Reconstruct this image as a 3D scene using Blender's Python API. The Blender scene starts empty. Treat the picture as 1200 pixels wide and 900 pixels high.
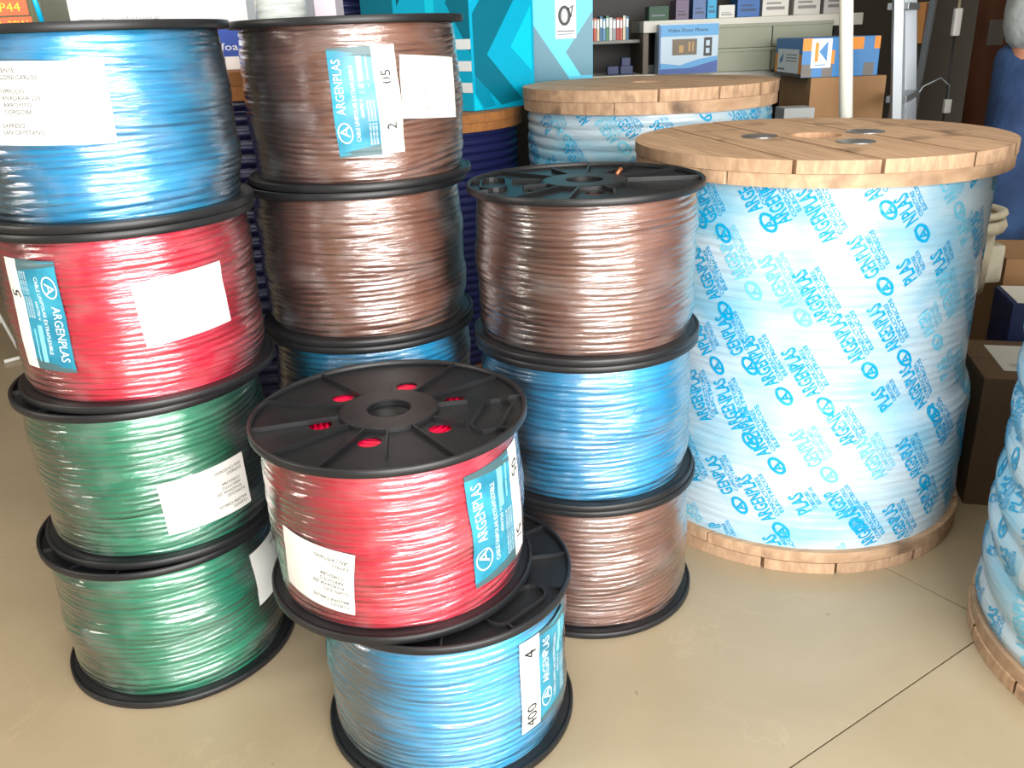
import bpy, bmesh, math, random
import numpy as np
from mathutils import Vector, Matrix
from mathutils.geometry import tessellate_polygon
random.seed(7)
PI = math.pi
sc = bpy.context.scene
col = sc.collection

# ------------------------------------------------------------------ camera
PITCH, ROLL, CAMZ = 0.3811, -0.0401, 1.025
cd = bpy.data.cameras.new('camera'); cam = bpy.data.objects.new('camera', cd); col.objects.link(cam)
cd.sensor_width = 36; cd.sensor_fit = 'HORIZONTAL'; cd.lens = 36 * 1022.19 / 1200; cd.clip_start = 0.05
fw = Vector((0, math.cos(PITCH), -math.sin(PITCH))); up = Vector((0, math.sin(PITCH), math.cos(PITCH))); rt = Vector((1, 0, 0))
r2 = rt * math.cos(ROLL) + up * math.sin(ROLL); u2 = up * math.cos(ROLL) - rt * math.sin(ROLL)
m = Matrix((r2, u2, -fw)).transposed().to_4x4(); m.translation = Vector((0, 0, CAMZ)); cam.matrix_world = m
sc.camera = cam

# ------------------------------------------------------------------ world, lights, exposure
w = bpy.data.worlds.new('world'); sc.world = w; w.use_nodes = True
nt = w.node_tree; bgn = nt.nodes['Background']
bgn.inputs[0].default_value = (0.72, 0.86, 1.0, 1); bgn.inputs[1].default_value = 1.3
sc.view_settings.view_transform = 'Standard'; sc.view_settings.look = 'None'
sc.view_settings.gamma = 1; sc.view_settings.use_curve_mapping = False
sc.view_settings.exposure = 0.4

def area(name, loc, target, sx, sy, power, colr):
    l = bpy.data.lights.new(name, 'AREA'); l.shape = 'RECTANGLE'; l.size = sx; l.size_y = sy; l.energy = power; l.color = colr
    o = bpy.data.objects.new(name, l); col.objects.link(o); o.location = loc
    o.rotation_euler = (Vector(target) - Vector(loc)).to_track_quat('-Z', 'Y').to_euler()
    return o
# daylight coming in through the shop front behind the camera, and a narrow window on the left
area('shopfront_daylight', (1.35, -2.35, 1.3), (0.15, 1.5, 0.5), 3.6, 1.9, 275, (1.0, 0.97, 0.93))
area('left_window_daylight', (-2.85, 0.4, 1.6), (0.0, 1.6, 0.5), 0.5, 1.3, 24, (1.0, 0.93, 0.82))
area('ceiling_tube_light', (0.0, 0.9, 2.72), (0.0, 0.9, 0), 1.6, 0.3, 16, (1.0, 0.96, 0.9))

# ------------------------------------------------------------------ materials
def srgb(r, g, b):
    return tuple(((c / 255) / 12.92 if c / 255 <= .04045 else ((c / 255 + .055) / 1.055) ** 2.4) for c in (r, g, b)) + (1,)
MATS = {}
def mat(name, c, rough=0.5, metal=0.0, spec=0.5, coat=0.0, noise=None, bump=None, coords='Object', stretch=(1, 1, 1), emit=None):
    """noise = (scale, colour2, lo, hi); bump = (scale, strength, distance)"""
    if name in MATS: return MATS[name]
    M = bpy.data.materials.new(name); M.use_nodes = True; n = M.node_tree.nodes; L = M.node_tree.links
    b = n['Principled BSDF']; b.inputs['Base Color'].default_value = c; b.inputs['Roughness'].default_value = rough
    b.inputs['Metallic'].default_value = metal; b.inputs['Specular IOR Level'].default_value = spec; b.inputs['Coat Weight'].default_value = coat
    b.inputs['Coat Roughness'].default_value = 0.12
    if noise or bump:
        tc = n.new('ShaderNodeTexCoord'); mp = n.new('ShaderNodeMapping'); mp.inputs['Scale'].default_value = stretch
        L.new(tc.outputs[coords], mp.inputs[0])
    if noise:
        t = n.new('ShaderNodeTexNoise'); t.inputs['Scale'].default_value = noise[0]; t.inputs['Detail'].default_value = 5
        cr = n.new('ShaderNodeValToRGB'); cr.color_ramp.elements[0].color = c; cr.color_ramp.elements[1].color = noise[1]
        cr.color_ramp.elements[0].position = noise[2]; cr.color_ramp.elements[1].position = noise[3]
        L.new(mp.outputs[0], t.inputs[0]); L.new(t.outputs[0], cr.inputs[0]); L.new(cr.outputs[0], b.inputs['Base Color'])
    if bump:
        t2 = n.new('ShaderNodeTexNoise'); t2.inputs['Scale'].default_value = bump[0]; t2.inputs['Detail'].default_value = 4
        bp = n.new('ShaderNodeBump'); bp.inputs['Strength'].default_value = bump[1]; bp.inputs['Distance'].default_value = bump[2]
        L.new(mp.outputs[0], t2.inputs[0]); L.new(t2.outputs[0], bp.inputs['Height']); L.new(bp.outputs[0], b.inputs['Normal'])
    MATS[name] = M; return M

def wire_mat(name, c, c2):
    return mat(name, c, 0.33, noise=(7, c2, .35, .7), coords='UV', stretch=(1, 6, 1))
WIRE = {
 'blue': wire_mat('blue_pvc_wire', srgb(0, 156, 208), srgb(14, 176, 222)),
 'lightblue': wire_mat('light_blue_pvc_wire', srgb(28, 172, 222), srgb(60, 190, 230)),
 'red': wire_mat('red_pvc_wire', srgb(224, 0, 60), srgb(236, 14, 78)),
 'green': wire_mat('green_pvc_wire', srgb(0, 134, 100), srgb(0, 158, 118)),
 'brown': wire_mat('brown_pvc_wire', srgb(130, 80, 62), srgb(150, 102, 82)),
 'navy': mat('navy_cable_sheath', srgb(30, 34, 82), 0.35),
}
BLACK = mat('black_reel_plastic', srgb(24, 25, 28), 0.42, noise=(9, srgb(38, 38, 40), .45, .75), bump=(60, .15, .0006))
def wood_mat(name, c, c2, dark):
    M = bpy.data.materials.new(name); M.use_nodes = True; n = M.node_tree.nodes; L = M.node_tree.links; b = n['Principled BSDF']
    tc = n.new('ShaderNodeTexCoord'); oi = n.new('ShaderNodeObjectInfo'); add = n.new('ShaderNodeVectorMath'); add.operation = 'ADD'
    mul = n.new('ShaderNodeMath'); mul.operation = 'MULTIPLY'; mul.inputs[1].default_value = 17
    L.new(oi.outputs['Random'], mul.inputs[0]); L.new(tc.outputs['Object'], add.inputs[0]); L.new(mul.outputs[0], add.inputs[1])
    mp = n.new('ShaderNodeMapping'); mp.inputs['Scale'].default_value = (3, 40, 12); L.new(add.outputs[0], mp.inputs[0])
    t = n.new('ShaderNodeTexNoise'); t.inputs['Scale'].default_value = 2.2; t.inputs['Detail'].default_value = 6; t.inputs['Distortion'].default_value = .6
    L.new(mp.outputs[0], t.inputs[0])
    cr = n.new('ShaderNodeValToRGB'); cr.color_ramp.elements[0].position = .3; cr.color_ramp.elements[1].position = .7
    cr.color_ramp.elements[0].color = c2; cr.color_ramp.elements[1].color = c; L.new(t.outputs[0], cr.inputs[0])
    t3 = n.new('ShaderNodeTexNoise'); t3.inputs['Scale'].default_value = 9; t3.inputs['Detail'].default_value = 5; L.new(add.outputs[0], t3.inputs[0])
    cr3 = n.new('ShaderNodeValToRGB'); cr3.color_ramp.elements[0].position = .58; cr3.color_ramp.elements[1].position = .74; L.new(t3.outputs[0], cr3.inputs[0])
    mx = n.new('ShaderNodeMixRGB'); L.new(cr3.outputs[0], mx.inputs[0]); L.new(cr.outputs[0], mx.inputs[1]); mx.inputs[2].default_value = dark
    v = n.new('ShaderNodeMath'); v.operation = 'MULTIPLY_ADD'; L.new(oi.outputs['Random'], v.inputs[0]); v.inputs[1].default_value = .25; v.inputs[2].default_value = .86
    hs = n.new('ShaderNodeHueSaturation'); L.new(v.outputs[0], hs.inputs['Value']); L.new(mx.outputs[0], hs.inputs['Color']); L.new(hs.outputs[0], b.inputs['Base Color'])
    bp = n.new('ShaderNodeBump'); bp.inputs['Strength'].default_value = .35; bp.inputs['Distance'].default_value = .002
    L.new(t.outputs[0], bp.inputs['Height']); L.new(bp.outputs[0], b.inputs['Normal']); b.inputs['Roughness'].default_value = .72
    return M
WOOD = wood_mat('reel_pine_wood', srgb(202, 168, 136), srgb(170, 136, 106), srgb(108, 86, 68))
WOOD2 = wood_mat('orange_reel_wood', srgb(178, 118, 62), srgb(146, 92, 46), srgb(96, 60, 34))

def film_mat():
    """clear shrink film: glossy by Fresnel over transparency with a trace of milky haze"""
    M = bpy.data.materials.new('clear_shrink_film'); M.use_nodes = True; n = M.node_tree.nodes; L = M.node_tree.links
    n.remove(n['Principled BSDF']); out = n['Material Output']
    tr = n.new('ShaderNodeBsdfTransparent'); tr.inputs[0].default_value = (.97, .98, .98, 1)
    gl = n.new('ShaderNodeBsdfGlossy'); gl.inputs['Roughness'].default_value = .17
    df = n.new('ShaderNodeBsdfDiffuse'); df.inputs[0].default_value = (.85, .88, .9, 1)
    fr = n.new('ShaderNodeFresnel'); fr.inputs[0].default_value = 1.62
    ma = n.new('ShaderNodeMath'); ma.operation = 'MULTIPLY_ADD'; ma.inputs[1].default_value = 2.3; ma.inputs[2].default_value = .02
    tc = n.new('ShaderNodeTexCoord'); mp = n.new('ShaderNodeMapping'); mp.inputs['Scale'].default_value = (1, 11, 1)
    no = n.new('ShaderNodeTexNoise'); no.inputs['Scale'].default_value = 9; no.inputs['Detail'].default_value = 5; no.inputs['Distortion'].default_value = .5
    no2 = n.new('ShaderNodeTexNoise'); no2.inputs['Scale'].default_value = 14; no2.inputs['Detail'].default_value = 6
    L.new(tc.outputs['UV'], mp.inputs[0]); L.new(mp.outputs[0], no.inputs[0]); L.new(tc.outputs['UV'], no2.inputs[0])
    bp = n.new('ShaderNodeBump'); bp.inputs['Strength'].default_value = .8; bp.inputs['Distance'].default_value = .005
    L.new(no.outputs[0], bp.inputs['Height']); L.new(bp.outputs[0], gl.inputs['Normal']); L.new(bp.outputs[0], fr.inputs['Normal'])
    L.new(fr.outputs[0], ma.inputs[0])
    m1 = n.new('ShaderNodeMixShader'); m2 = n.new('ShaderNodeMixShader')
    hz = n.new('ShaderNodeMapRange'); hz.inputs['From Min'].default_value = .5; hz.inputs['From Max'].default_value = .72; hz.inputs['To Min'].default_value = .02; hz.inputs['To Max'].default_value = .10
    L.new(no2.outputs[0], hz.inputs[0]); L.new(hz.outputs[0], m1.inputs[0]); L.new(tr.outputs[0], m1.inputs[1]); L.new(df.outputs[0], m1.inputs[2])
    L.new(ma.outputs[0], m2.inputs[0]); L.new(m1.outputs[0], m2.inputs[1]); L.new(gl.outputs[0], m2.inputs[2]); L.new(m2.outputs[0], out.inputs[0])
    return M
FILM = film_mat()
def wrap_mat():
    M = bpy.data.materials.new('white_plastic_wrap'); M.use_nodes = True; n = M.node_tree.nodes; L = M.node_tree.links; b = n['Principled BSDF']
    tc = n.new('ShaderNodeTexCoord'); t = n.new('ShaderNodeTexNoise'); t.inputs['Scale'].default_value = 8; t.inputs['Detail'].default_value = 3
    cr = n.new('ShaderNodeValToRGB'); cr.color_ramp.elements[0].color = srgb(140, 196, 222); cr.color_ramp.elements[1].color = srgb(192, 212, 224)
    cr.color_ramp.elements[0].position = .36; cr.color_ramp.elements[1].position = .56
    L.new(tc.outputs['UV'], t.inputs[0]); L.new(t.outputs[0], cr.inputs[0]); L.new(cr.outputs[0], b.inputs['Base Color'])
    mp = n.new('ShaderNodeMapping'); mp.inputs['Scale'].default_value = (1, 5, 1); L.new(tc.outputs['UV'], mp.inputs[0])
    t2 = n.new('ShaderNodeTexNoise'); t2.inputs['Scale'].default_value = 14; t2.inputs['Detail'].default_value = 5; L.new(mp.outputs[0], t2.inputs[0])
    bp = n.new('ShaderNodeBump'); bp.inputs['Strength'].default_value = .9; bp.inputs['Distance'].default_value = .004; L.new(t2.outputs[0], bp.inputs['Height'])
    L.new(bp.outputs[0], b.inputs['Normal']); b.inputs['Roughness'].default_value = .28; b.inputs['Coat Weight'].default_value = .3
    return M
WRAP = wrap_mat()
PRINT = mat('cyan_wrap_print', srgb(0, 160, 212), .35)
PRINT2 = mat('pale_cyan_wrap_print', srgb(110, 200, 228), .35)
PAPER = mat('white_label_paper', srgb(222, 222, 216), .6)
INK = mat('black_ink', srgb(22, 22, 28), .6)
INKGREY = mat('grey_ink', srgb(118, 122, 132), .6)
TEAL = mat('teal_label_print', srgb(36, 122, 150), .35, noise=(18, srgb(60, 160, 186), .4, .65))
TEALDK = mat('dark_teal_label_print', srgb(70, 100, 106), .4)
SKYPRINT = mat('pale_blue_label_print', srgb(130, 205, 225), .35)
WHITEPRINT = mat('white_label_print', srgb(232, 240, 242), .4)
STEEL = mat('galvanised_steel', srgb(150, 152, 152), .35, metal=.85)
ALU = mat('aluminium', srgb(140, 146, 152), .35, metal=.6)
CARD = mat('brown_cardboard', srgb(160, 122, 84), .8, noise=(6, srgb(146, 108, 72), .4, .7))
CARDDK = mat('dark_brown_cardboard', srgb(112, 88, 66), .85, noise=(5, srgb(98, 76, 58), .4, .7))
WHITE = mat('white_painted_metal', srgb(225, 225, 220), .45)
SHELFM = mat('cream_shelf_board', srgb(196, 194, 184), .5)
BWHITE = mat('glossy_white_board', srgb(244, 244, 246), .3)
CYANBOX = mat('cyan_box_card', srgb(0, 172, 210), .35)
CYANDK = mat('dark_teal_box_print', srgb(0, 112, 136), .35)
CYANLT = mat('bright_cyan_box_print', srgb(10, 205, 235), .35)
CYANMD = mat('mid_teal_box_print', srgb(0, 140, 172), .35)
BLUEP = mat('blue_box_print', srgb(20, 120, 190), .4)
ROYAL = mat('royal_blue_print', srgb(52, 82, 170), .45)
NAVYP = mat('navy_box_card', srgb(28, 44, 92), .5)
ORANGEP = mat('orange_box_print', srgb(235, 145, 30), .5)
GREYCRATE = mat('grey_green_crate_plastic', srgb(142, 146, 128), .55)
DARK = mat('dark_grey_plastic', srgb(34, 34, 38), .5)

# ------------------------------------------------------------------ helpers
def tag(o, label, cat, group=None):
    o['label'] = label; o['category'] = cat
    if group: o['group'] = group
    return o
def root(name, loc, label, cat, group=None, rz=0):
    o = bpy.data.objects.new(name, None); o.empty_display_size = .05; col.objects.link(o); o.location = loc; o.rotation_euler = (0, 0, rz)
    return tag(o, label, cat, group)
def link(name, me, parent=None, mt=None, loc=None, rot=None, smooth=None):
    if mt is not None and not me.materials: me.materials.append(mt)
    o = bpy.data.objects.new(name, me); col.objects.link(o)
    if parent: o.parent = parent
    if loc: o.location = loc
    if rot: o.rotation_euler = rot
    if smooth is not None: me.shade_smooth() if smooth else me.shade_flat()
    return o
def bm_obj(name, bm, mt, parent=None, smooth=False, loc=None, rot=None):
    me = bpy.data.meshes.new(name); bm.to_mesh(me); bm.free()
    me.materials.append(mt)
    return link(name, me, parent, None, loc, rot, smooth)
def bbox(bm, x0, x1, y0, y1, z0, z1, bev=0.0, rot=None):
    v = bmesh.ops.create_cube(bm, size=1)['verts']
    for q in v: q.co = Vector((x0 + (q.co.x + .5) * (x1 - x0), y0 + (q.co.y + .5) * (y1 - y0), z0 + (q.co.z + .5) * (z1 - z0)))
    if bev: 
        es = list({e for q in v for e in q.link_edges})
        r = bmesh.ops.bevel(bm, geom=es, offset=bev, segments=2, affect='EDGES', profile=.7); v = r['verts'] if False else v
    if rot is not None: bmesh.ops.transform(bm, matrix=rot, verts=[q for q in v if q.is_valid])
def tube(bm, pts, r, seg=10, caps=True):
    pts = [Vector(p) for p in pts]; rings = []
    rr = r if isinstance(r, (list, tuple)) else [r] * len(pts)
    prev = None
    for i, p in enumerate(pts):
        t = (pts[min(i + 1, len(pts) - 1)] - pts[max(i - 1, 0)]).normalized()
        a = t.orthogonal().normalized() if prev is None else (prev - t * prev.dot(t)).normalized()
        prev = a; b = t.cross(a)
        rings.append([bm.verts.new(p + (a * math.cos(k * 2 * PI / seg) + b * math.sin(k * 2 * PI / seg)) * rr[i]) for k in range(seg)])
    for i in range(len(rings) - 1):
        for k in range(seg): bm.faces.new((rings[i][k], rings[i][(k + 1) % seg], rings[i + 1][(k + 1) % seg], rings[i + 1][k]))
    if caps: bm.faces.new(rings[0][::-1]); bm.faces.new(rings[-1])
def lathe(bm, prof, seg=48, c=(0, 0), closed=True):
    """prof: (r,z) outline, closed into a ring of solid section when closed"""
    rings = [[bm.verts.new((c[0] + r * math.cos(k * 2 * PI / seg), c[1] + r * math.sin(k * 2 * PI / seg), z)) for k in range(seg)] for r, z in prof]
    n = len(prof); rng = range(n) if closed else range(n - 1)
    for i in rng:
        j = (i + 1) % n
        for k in range(seg): bm.faces.new((rings[i][k], rings[i][(k + 1) % seg], rings[j][(k + 1) % seg], rings[j][k]))
    if not closed:
        if prof[0][0] > 1e-4: bm.faces.new(rings[0][::-1])
        if prof[-1][0] > 1e-4: bm.faces.new(rings[-1])
def extrude_poly(bm, loops, z0, z1):
    """flat plate from outer loop and hole loops of (x,y)"""
    flat = [p for l in loops for p in l]
    tris = tessellate_polygon([[Vector((x, y, 0)) for x, y in l] for l in loops])
    top = [bm.verts.new((x, y, z1)) for x, y in flat]; bot = [bm.verts.new((x, y, z0)) for x, y in flat]
    for t in tris:
        a, b, c = [flat[i] for i in t]
        ccw = (b[0] - a[0]) * (c[1] - a[1]) - (b[1] - a[1]) * (c[0] - a[0]) > 0
        t = t if ccw else t[::-1]
        try: bm.faces.new([top[i] for i in t]); bm.faces.new([bot[i] for i in t][::-1])
        except ValueError: pass
    k = 0
    for li, l in enumerate(loops):
        n = len(l)
        for i in range(n):
            a, b = k + i, k + (i + 1) % n
            f = (top[a], bot[a], bot[b], top[b])
            bm.faces.new(f)
        k += n
    bmesh.ops.recalc_face_normals(bm, faces=bm.faces[:])
def circ(x, y, r, n=24, a0=0): return [(x + r * math.cos(a0 + 2 * PI * k / n), y + r * math.sin(a0 + 2 * PI * k / n)) for k in range(n)]
def stadium(r, ang, half, wd, n=8):
    """slot centred at polar (r, ang), long axis tangential"""
    cx, cy = r * math.cos(ang), r * math.sin(ang); t = ang + PI / 2; out = []
    for s, a0 in ((1, t - PI / 2), (-1, t + PI / 2)):
        ex, ey = cx + s * half * math.cos(t), cy + s * half * math.sin(t)
        out += [(ex + wd * math.cos(a0 + PI * k / n), ey + wd * math.sin(a0 + PI * k / n)) for k in range(n + 1)]
    return out

TXT = {}
BOLD = [0.0]
def text_geo(s, res=2):
    """(verts, tris) of a line of lettering, cap height about 0.7, origin at left of baseline"""
    key = (s, BOLD[0])
    if key in TXT: return TXT[key]
    cu = bpy.data.curves.new('t', 'FONT'); cu.body = s; cu.resolution_u = res; cu.size = 1; cu.offset = BOLD[0]
    o = bpy.data.objects.new('t', cu); col.objects.link(o)
    dg = bpy.context.evaluated_depsgraph_get(); dg.update(); me = bpy.data.meshes.new_from_object(o.evaluated_get(dg))
    bm = bmesh.new(); bm.from_mesh(me); bmesh.ops.remove_doubles(bm, verts=bm.verts[:], dist=1e-5); bmesh.ops.triangulate(bm, faces=bm.faces[:])
    bm.verts.index_update()
    V = np.array([v.co[:2] for v in bm.verts]) if bm.verts else np.zeros((0, 2)); F = [[v.index for v in f.verts] for f in bm.faces]
    bm.free(); bpy.data.meshes.remove(me); bpy.data.objects.remove(o); bpy.data.curves.remove(cu)
    wd = V[:, 0].max() if len(V) else 0
    TXT[key] = (V, F, wd); return TXT[key]
class Flat:
    """2-D shapes collected in metres, then mapped to a surface"""
    def __init__(s): s.V = []; s.F = []
    def poly(s, pts):
        b = len(s.V); s.V += [tuple(p) for p in pts]
        tr = tessellate_polygon([[Vector((x, y, 0)) for x, y in pts]])
        for t in tr:
            a, bb, c = [pts[i] for i in t]
            if (bb[0] - a[0]) * (c[1] - a[1]) - (bb[1] - a[1]) * (c[0] - a[0]) < 0: t = t[::-1]
            s.F.append([b + i for i in t])
    def ring(s, cx, cy, rx, ry, wd, n=20, rot=0):
        b = len(s.V)
        for k in range(n):
            a = 2 * PI * k / n; c, si = math.cos(a), math.sin(a)
            for q in (1, 0):
                x, y = (rx - wd * (1 - q)) * c, (ry - wd * (1 - q)) * si
                s.V.append((cx + x * math.cos(rot) - y * math.sin(rot), cy + x * math.sin(rot) + y * math.cos(rot)))
        for k in range(n):
            a, c = b + 2 * k, b + 2 * ((k + 1) % n); s.F.append([a, c, c + 1, a + 1])
    def text(s, t, x, y, h, rot=0, width=None, sx=1.0):
        V, F, wd = text_geo(t); b = len(s.V); k = h / .7; kx = (width / wd if width else k * sx)
        c, si = math.cos(rot), math.sin(rot)
        for px, py in V:
            px *= kx; py *= k; s.V.append((x + px * c - py * si, y + px * si + py * c))
        for f in F: s.F.append([b + i for i in f])
    def rot(s, a):
        c, si = math.cos(a), math.sin(a); s.V = [(x * c - y * si, x * si + y * c) for x, y in s.V]; return s
    def build(s, name, mt, parent, fn):
        me = bpy.data.meshes.new(name); me.from_pydata([fn(x, y) for x, y in s.V], [], s.F); me.update()
        return link(name, me, parent, mt)
def plane_fn(o, ux, uz, off=0.0006):
    """map (x,y) on to a plane at o with axes ux, uz; the normal is ux x uz"""
    o = Vector(o); ux = Vector(ux).normalized(); uz = Vector(uz).normalized(); n = ux.cross(uz)
    return lambda x, y: tuple(o + ux * x + uz * y + n * off)

# ------------------------------------------------------------------ the setting
def struct(o): o['kind'] = 'structure'; return o
def grout(): return mat('dark_tile_joint', srgb(150, 120, 92), .9)
def tile_mat():
    M = bpy.data.materials.new('polished_beige_tile'); M.use_nodes = True; n = M.node_tree.nodes; L = M.node_tree.links; b = n['Principled BSDF']
    tc = n.new('ShaderNodeTexCoord'); t = n.new('ShaderNodeTexNoise'); t.inputs['Scale'].default_value = 2.2; t.inputs['Detail'].default_value = 8; t.inputs['Distortion'].default_value = 1.2
    L.new(tc.outputs['Object'], t.inputs[0])
    cr = n.new('ShaderNodeValToRGB'); cr.color_ramp.elements[0].position = .32; cr.color_ramp.elements[1].position = .68
    cr.color_ramp.elements[0].color = srgb(160, 144, 118); cr.color_ramp.elements[1].color = srgb(172, 156, 130); L.new(t.outputs[0], cr.inputs[0])
    # pale marble veins
    t2 = n.new('ShaderNodeTexNoise'); t2.inputs['Scale'].default_value = 3.1; t2.inputs['Detail'].default_value = 9; t2.inputs['Distortion'].default_value = 2.2; L.new(tc.outputs['Object'], t2.inputs[0])
    c2 = n.new('ShaderNodeValToRGB'); c2.color_ramp.elements[0].position = .49; c2.color_ramp.elements[0].color = (0, 0, 0, 1); c2.color_ramp.elements[1].position = .505; c2.color_ramp.elements[1].color = (.13, .13, .13, 1)
    e = c2.color_ramp.elements.new(.52); e.color = (0, 0, 0, 1); L.new(t2.outputs[0], c2.inputs[0])
    t3 = n.new('ShaderNodeTexNoise'); t3.inputs['Scale'].default_value = 5; L.new(tc.outputs['Object'], t3.inputs[0])
    c3 = n.new('ShaderNodeValToRGB'); c3.color_ramp.elements[0].position = .5; c3.color_ramp.elements[1].position = .65; L.new(t3.outputs[0], c3.inputs[0])
    mm = n.new('ShaderNodeMath'); mm.operation = 'MULTIPLY'; L.new(c2.outputs[0], mm.inputs[0]); L.new(c3.outputs[0], mm.inputs[1])
    mx = n.new('ShaderNodeMixRGB'); L.new(mm.outputs[0], mx.inputs[0]); L.new(cr.outputs[0], mx.inputs[1]); mx.inputs[2].default_value = srgb(206, 188, 158)
    # scattered specks of dirt
    vo = n.new('ShaderNodeTexNoise'); vo.inputs['Scale'].default_value = 38; vo.inputs['Detail'].default_value = 2; L.new(tc.outputs['Object'], vo.inputs[0])
    c4 = n.new('ShaderNodeValToRGB'); c4.color_ramp.elements[0].position = .755; c4.color_ramp.elements[1].position = .8; L.new(vo.outputs[0], c4.inputs[0])
    m2 = n.new('ShaderNodeMixRGB'); L.new(c4.outputs[0], m2.inputs[0]); L.new(mx.outputs[0], m2.inputs[1]); m2.inputs[2].default_value = srgb(110, 84, 60)
    L.new(m2.outputs[0], b.inputs['Base Color']); b.inputs['Roughness'].default_value = .3; b.inputs['Specular IOR Level'].default_value = .4
    return M
bm = bmesh.new(); bbox(bm, -3.2, 3.4, -2.6, 5.6, -.08, -.006); floor = struct(bm_obj('floor', bm, grout()))
TILE = tile_mat(); ts = 1.394; tl = 2.2; fa = math.radians(33)
bm = bmesh.new(); g = .0014; bbox(bm, g, tl - g, g, ts - g, -.012, 0, 0)
tme = bpy.data.meshes.new('floor_tile'); bm.to_mesh(tme); bm.free(); tme.materials.append(TILE)
for i in range(-3, 5):
    for j in range(-4, 5):
        d0, n0 = 1.425 - tl + i * tl, .613 + j * ts
        x, y = d0 * math.cos(fa) - n0 * math.sin(fa), d0 * math.sin(fa) + n0 * math.cos(fa)
        cx = (d0 + tl / 2) * math.cos(fa) - (n0 + ts / 2) * math.sin(fa); cy = (d0 + tl / 2) * math.sin(fa) + (n0 + ts / 2) * math.cos(fa)
        if -3.9 < cx < 4.0 and -3.2 < cy < 6.2:
            t = link('floor_tile', tme, floor, None, (x, y, 0), (0, 0, fa))
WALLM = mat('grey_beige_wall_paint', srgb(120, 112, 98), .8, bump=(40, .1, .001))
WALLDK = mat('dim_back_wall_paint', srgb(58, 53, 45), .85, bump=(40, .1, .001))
def box_struct(name, a, mt):
    bm = bmesh.new(); bbox(bm, *a); return struct(bm_obj(name, bm, mt))
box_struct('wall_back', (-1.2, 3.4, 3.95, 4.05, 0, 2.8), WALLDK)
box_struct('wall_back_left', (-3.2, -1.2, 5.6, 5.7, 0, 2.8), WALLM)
box_struct('wall_return', (-1.25, -1.2, 4.05, 5.6, 0, 2.8), WALLM)
box_struct('wall_left', (-3.25, -3.15, -2.6, 5.7, 0, 2.8), WALLM)
box_struct('wall_right', (3.4, 3.5, -2.6, 4.05, 0, 2.8), WALLM)
box_struct('ceiling', (-3.25, 3.5, -2.6, 5.7, 2.8, 2.9), mat('off_white_ceiling', srgb(200, 198, 190), .9))
# shop front behind the camera: sill, head and piers round an open glazed bay
bm = bmesh.new(); bbox(bm, -3.2, -.5, -2.7, -2.6, 0, 2.8); bbox(bm, 3.2, 3.4, -2.7, -2.6, 0, 2.8); bbox(bm, -.5, 3.2, -2.7, -2.6, 2.45, 2.8); bbox(bm, -.5, 3.2, -2.7, -2.6, 0, .12)
struct(bm_obj('wall_front', bm, WALLM))

# ------------------------------------------------------------------ plastic reels
H, R, T = .2653, .2, .0121
HOLES = [81, 21, -39, -99, -159, 141]
RIBS = [(130, .36, .96), (166, .36, .96), (-164, .36, .96), (-136, .36, .96), (-111, .36, .96), (-57, .36, .96), (37, .36, .96), (64, .36, .96),
        (-85, .36, .74), (96, .34, .56), (9.5, .88, .96), (-28, .38, .62), (-26, .88, .96), (10, .36, .56)]
def flange_plate():
    bm = bmesh.new()
    holes = [circ(.5 * R * math.cos(math.radians(a)), .5 * R * math.sin(math.radians(a)), .0165, 18) for a in HOLES]
    extrude_poly(bm, [circ(0, 0, R - .006, 72), circ(0, 0, .03, 32)] + holes, .0005, .0035)
    return bm
def me_from(bm, name, mt, smooth=False):
    me = bpy.data.meshes.new(name); bm.to_mesh(me); bm.free(); me.materials.append(mt); me.shade_smooth() if smooth else me.shade_flat(); return me
# z up = outer side of the flange; meshes are shared by every reel
FL = {}
FL['plate'] = me_from(flange_plate(), 'flange', BLACK)
bm = bmesh.new(); lathe(bm, [(R - .0065, .0005), (R - .001, .0), (R, .0012), (R, T - .0016), (R - .0012, T - .0003), (R - .004, T), (R - .006, T - .001)], 96)
bmesh.ops.recalc_face_normals(bm, faces=bm.faces[:]); FL['rim'] = me_from(bm, 'rim', BLACK, True)
bm = bmesh.new(); lathe(bm, [(.031, .0), (.072, .0), (.072, T - .003), (.07, T - .002), (.033, T - .002), (.031, T - .003)], 56)
bmesh.ops.recalc_face_normals(bm, faces=bm.faces[:]); FL['hub'] = me_from(bm, 'hub', BLACK)
for a, r0, r1 in RIBS:
    bm = bmesh.new(); bbox(bm, r0 * R, r1 * R + .002, -.0017, .0017, .003, T - .0016)
    bmesh.ops.transform(bm, matrix=Matrix.Rotation(math.radians(a), 4, 'Z'), verts=bm.verts[:]); FL[('rib', a)] = me_from(bm, 'rib', BLACK)
bm = bmesh.new(); ga = math.radians(-13)
extrude_poly(bm, [stadium(.77 * R, ga, .033, .023), stadium(.77 * R, ga, .033, .0195)], .003, T - .001); FL['pocket'] = me_from(bm, 'handle_pocket', BLACK)
bm = bmesh.new(); lathe(bm, [(.07, .008), (.07, H - .008), (.031, H - .008), (.031, .008)], 40); bmesh.ops.recalc_face_normals(bm, faces=bm.faces[:]); FL['core'] = me_from(bm, 'core', BLACK, True)

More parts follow.
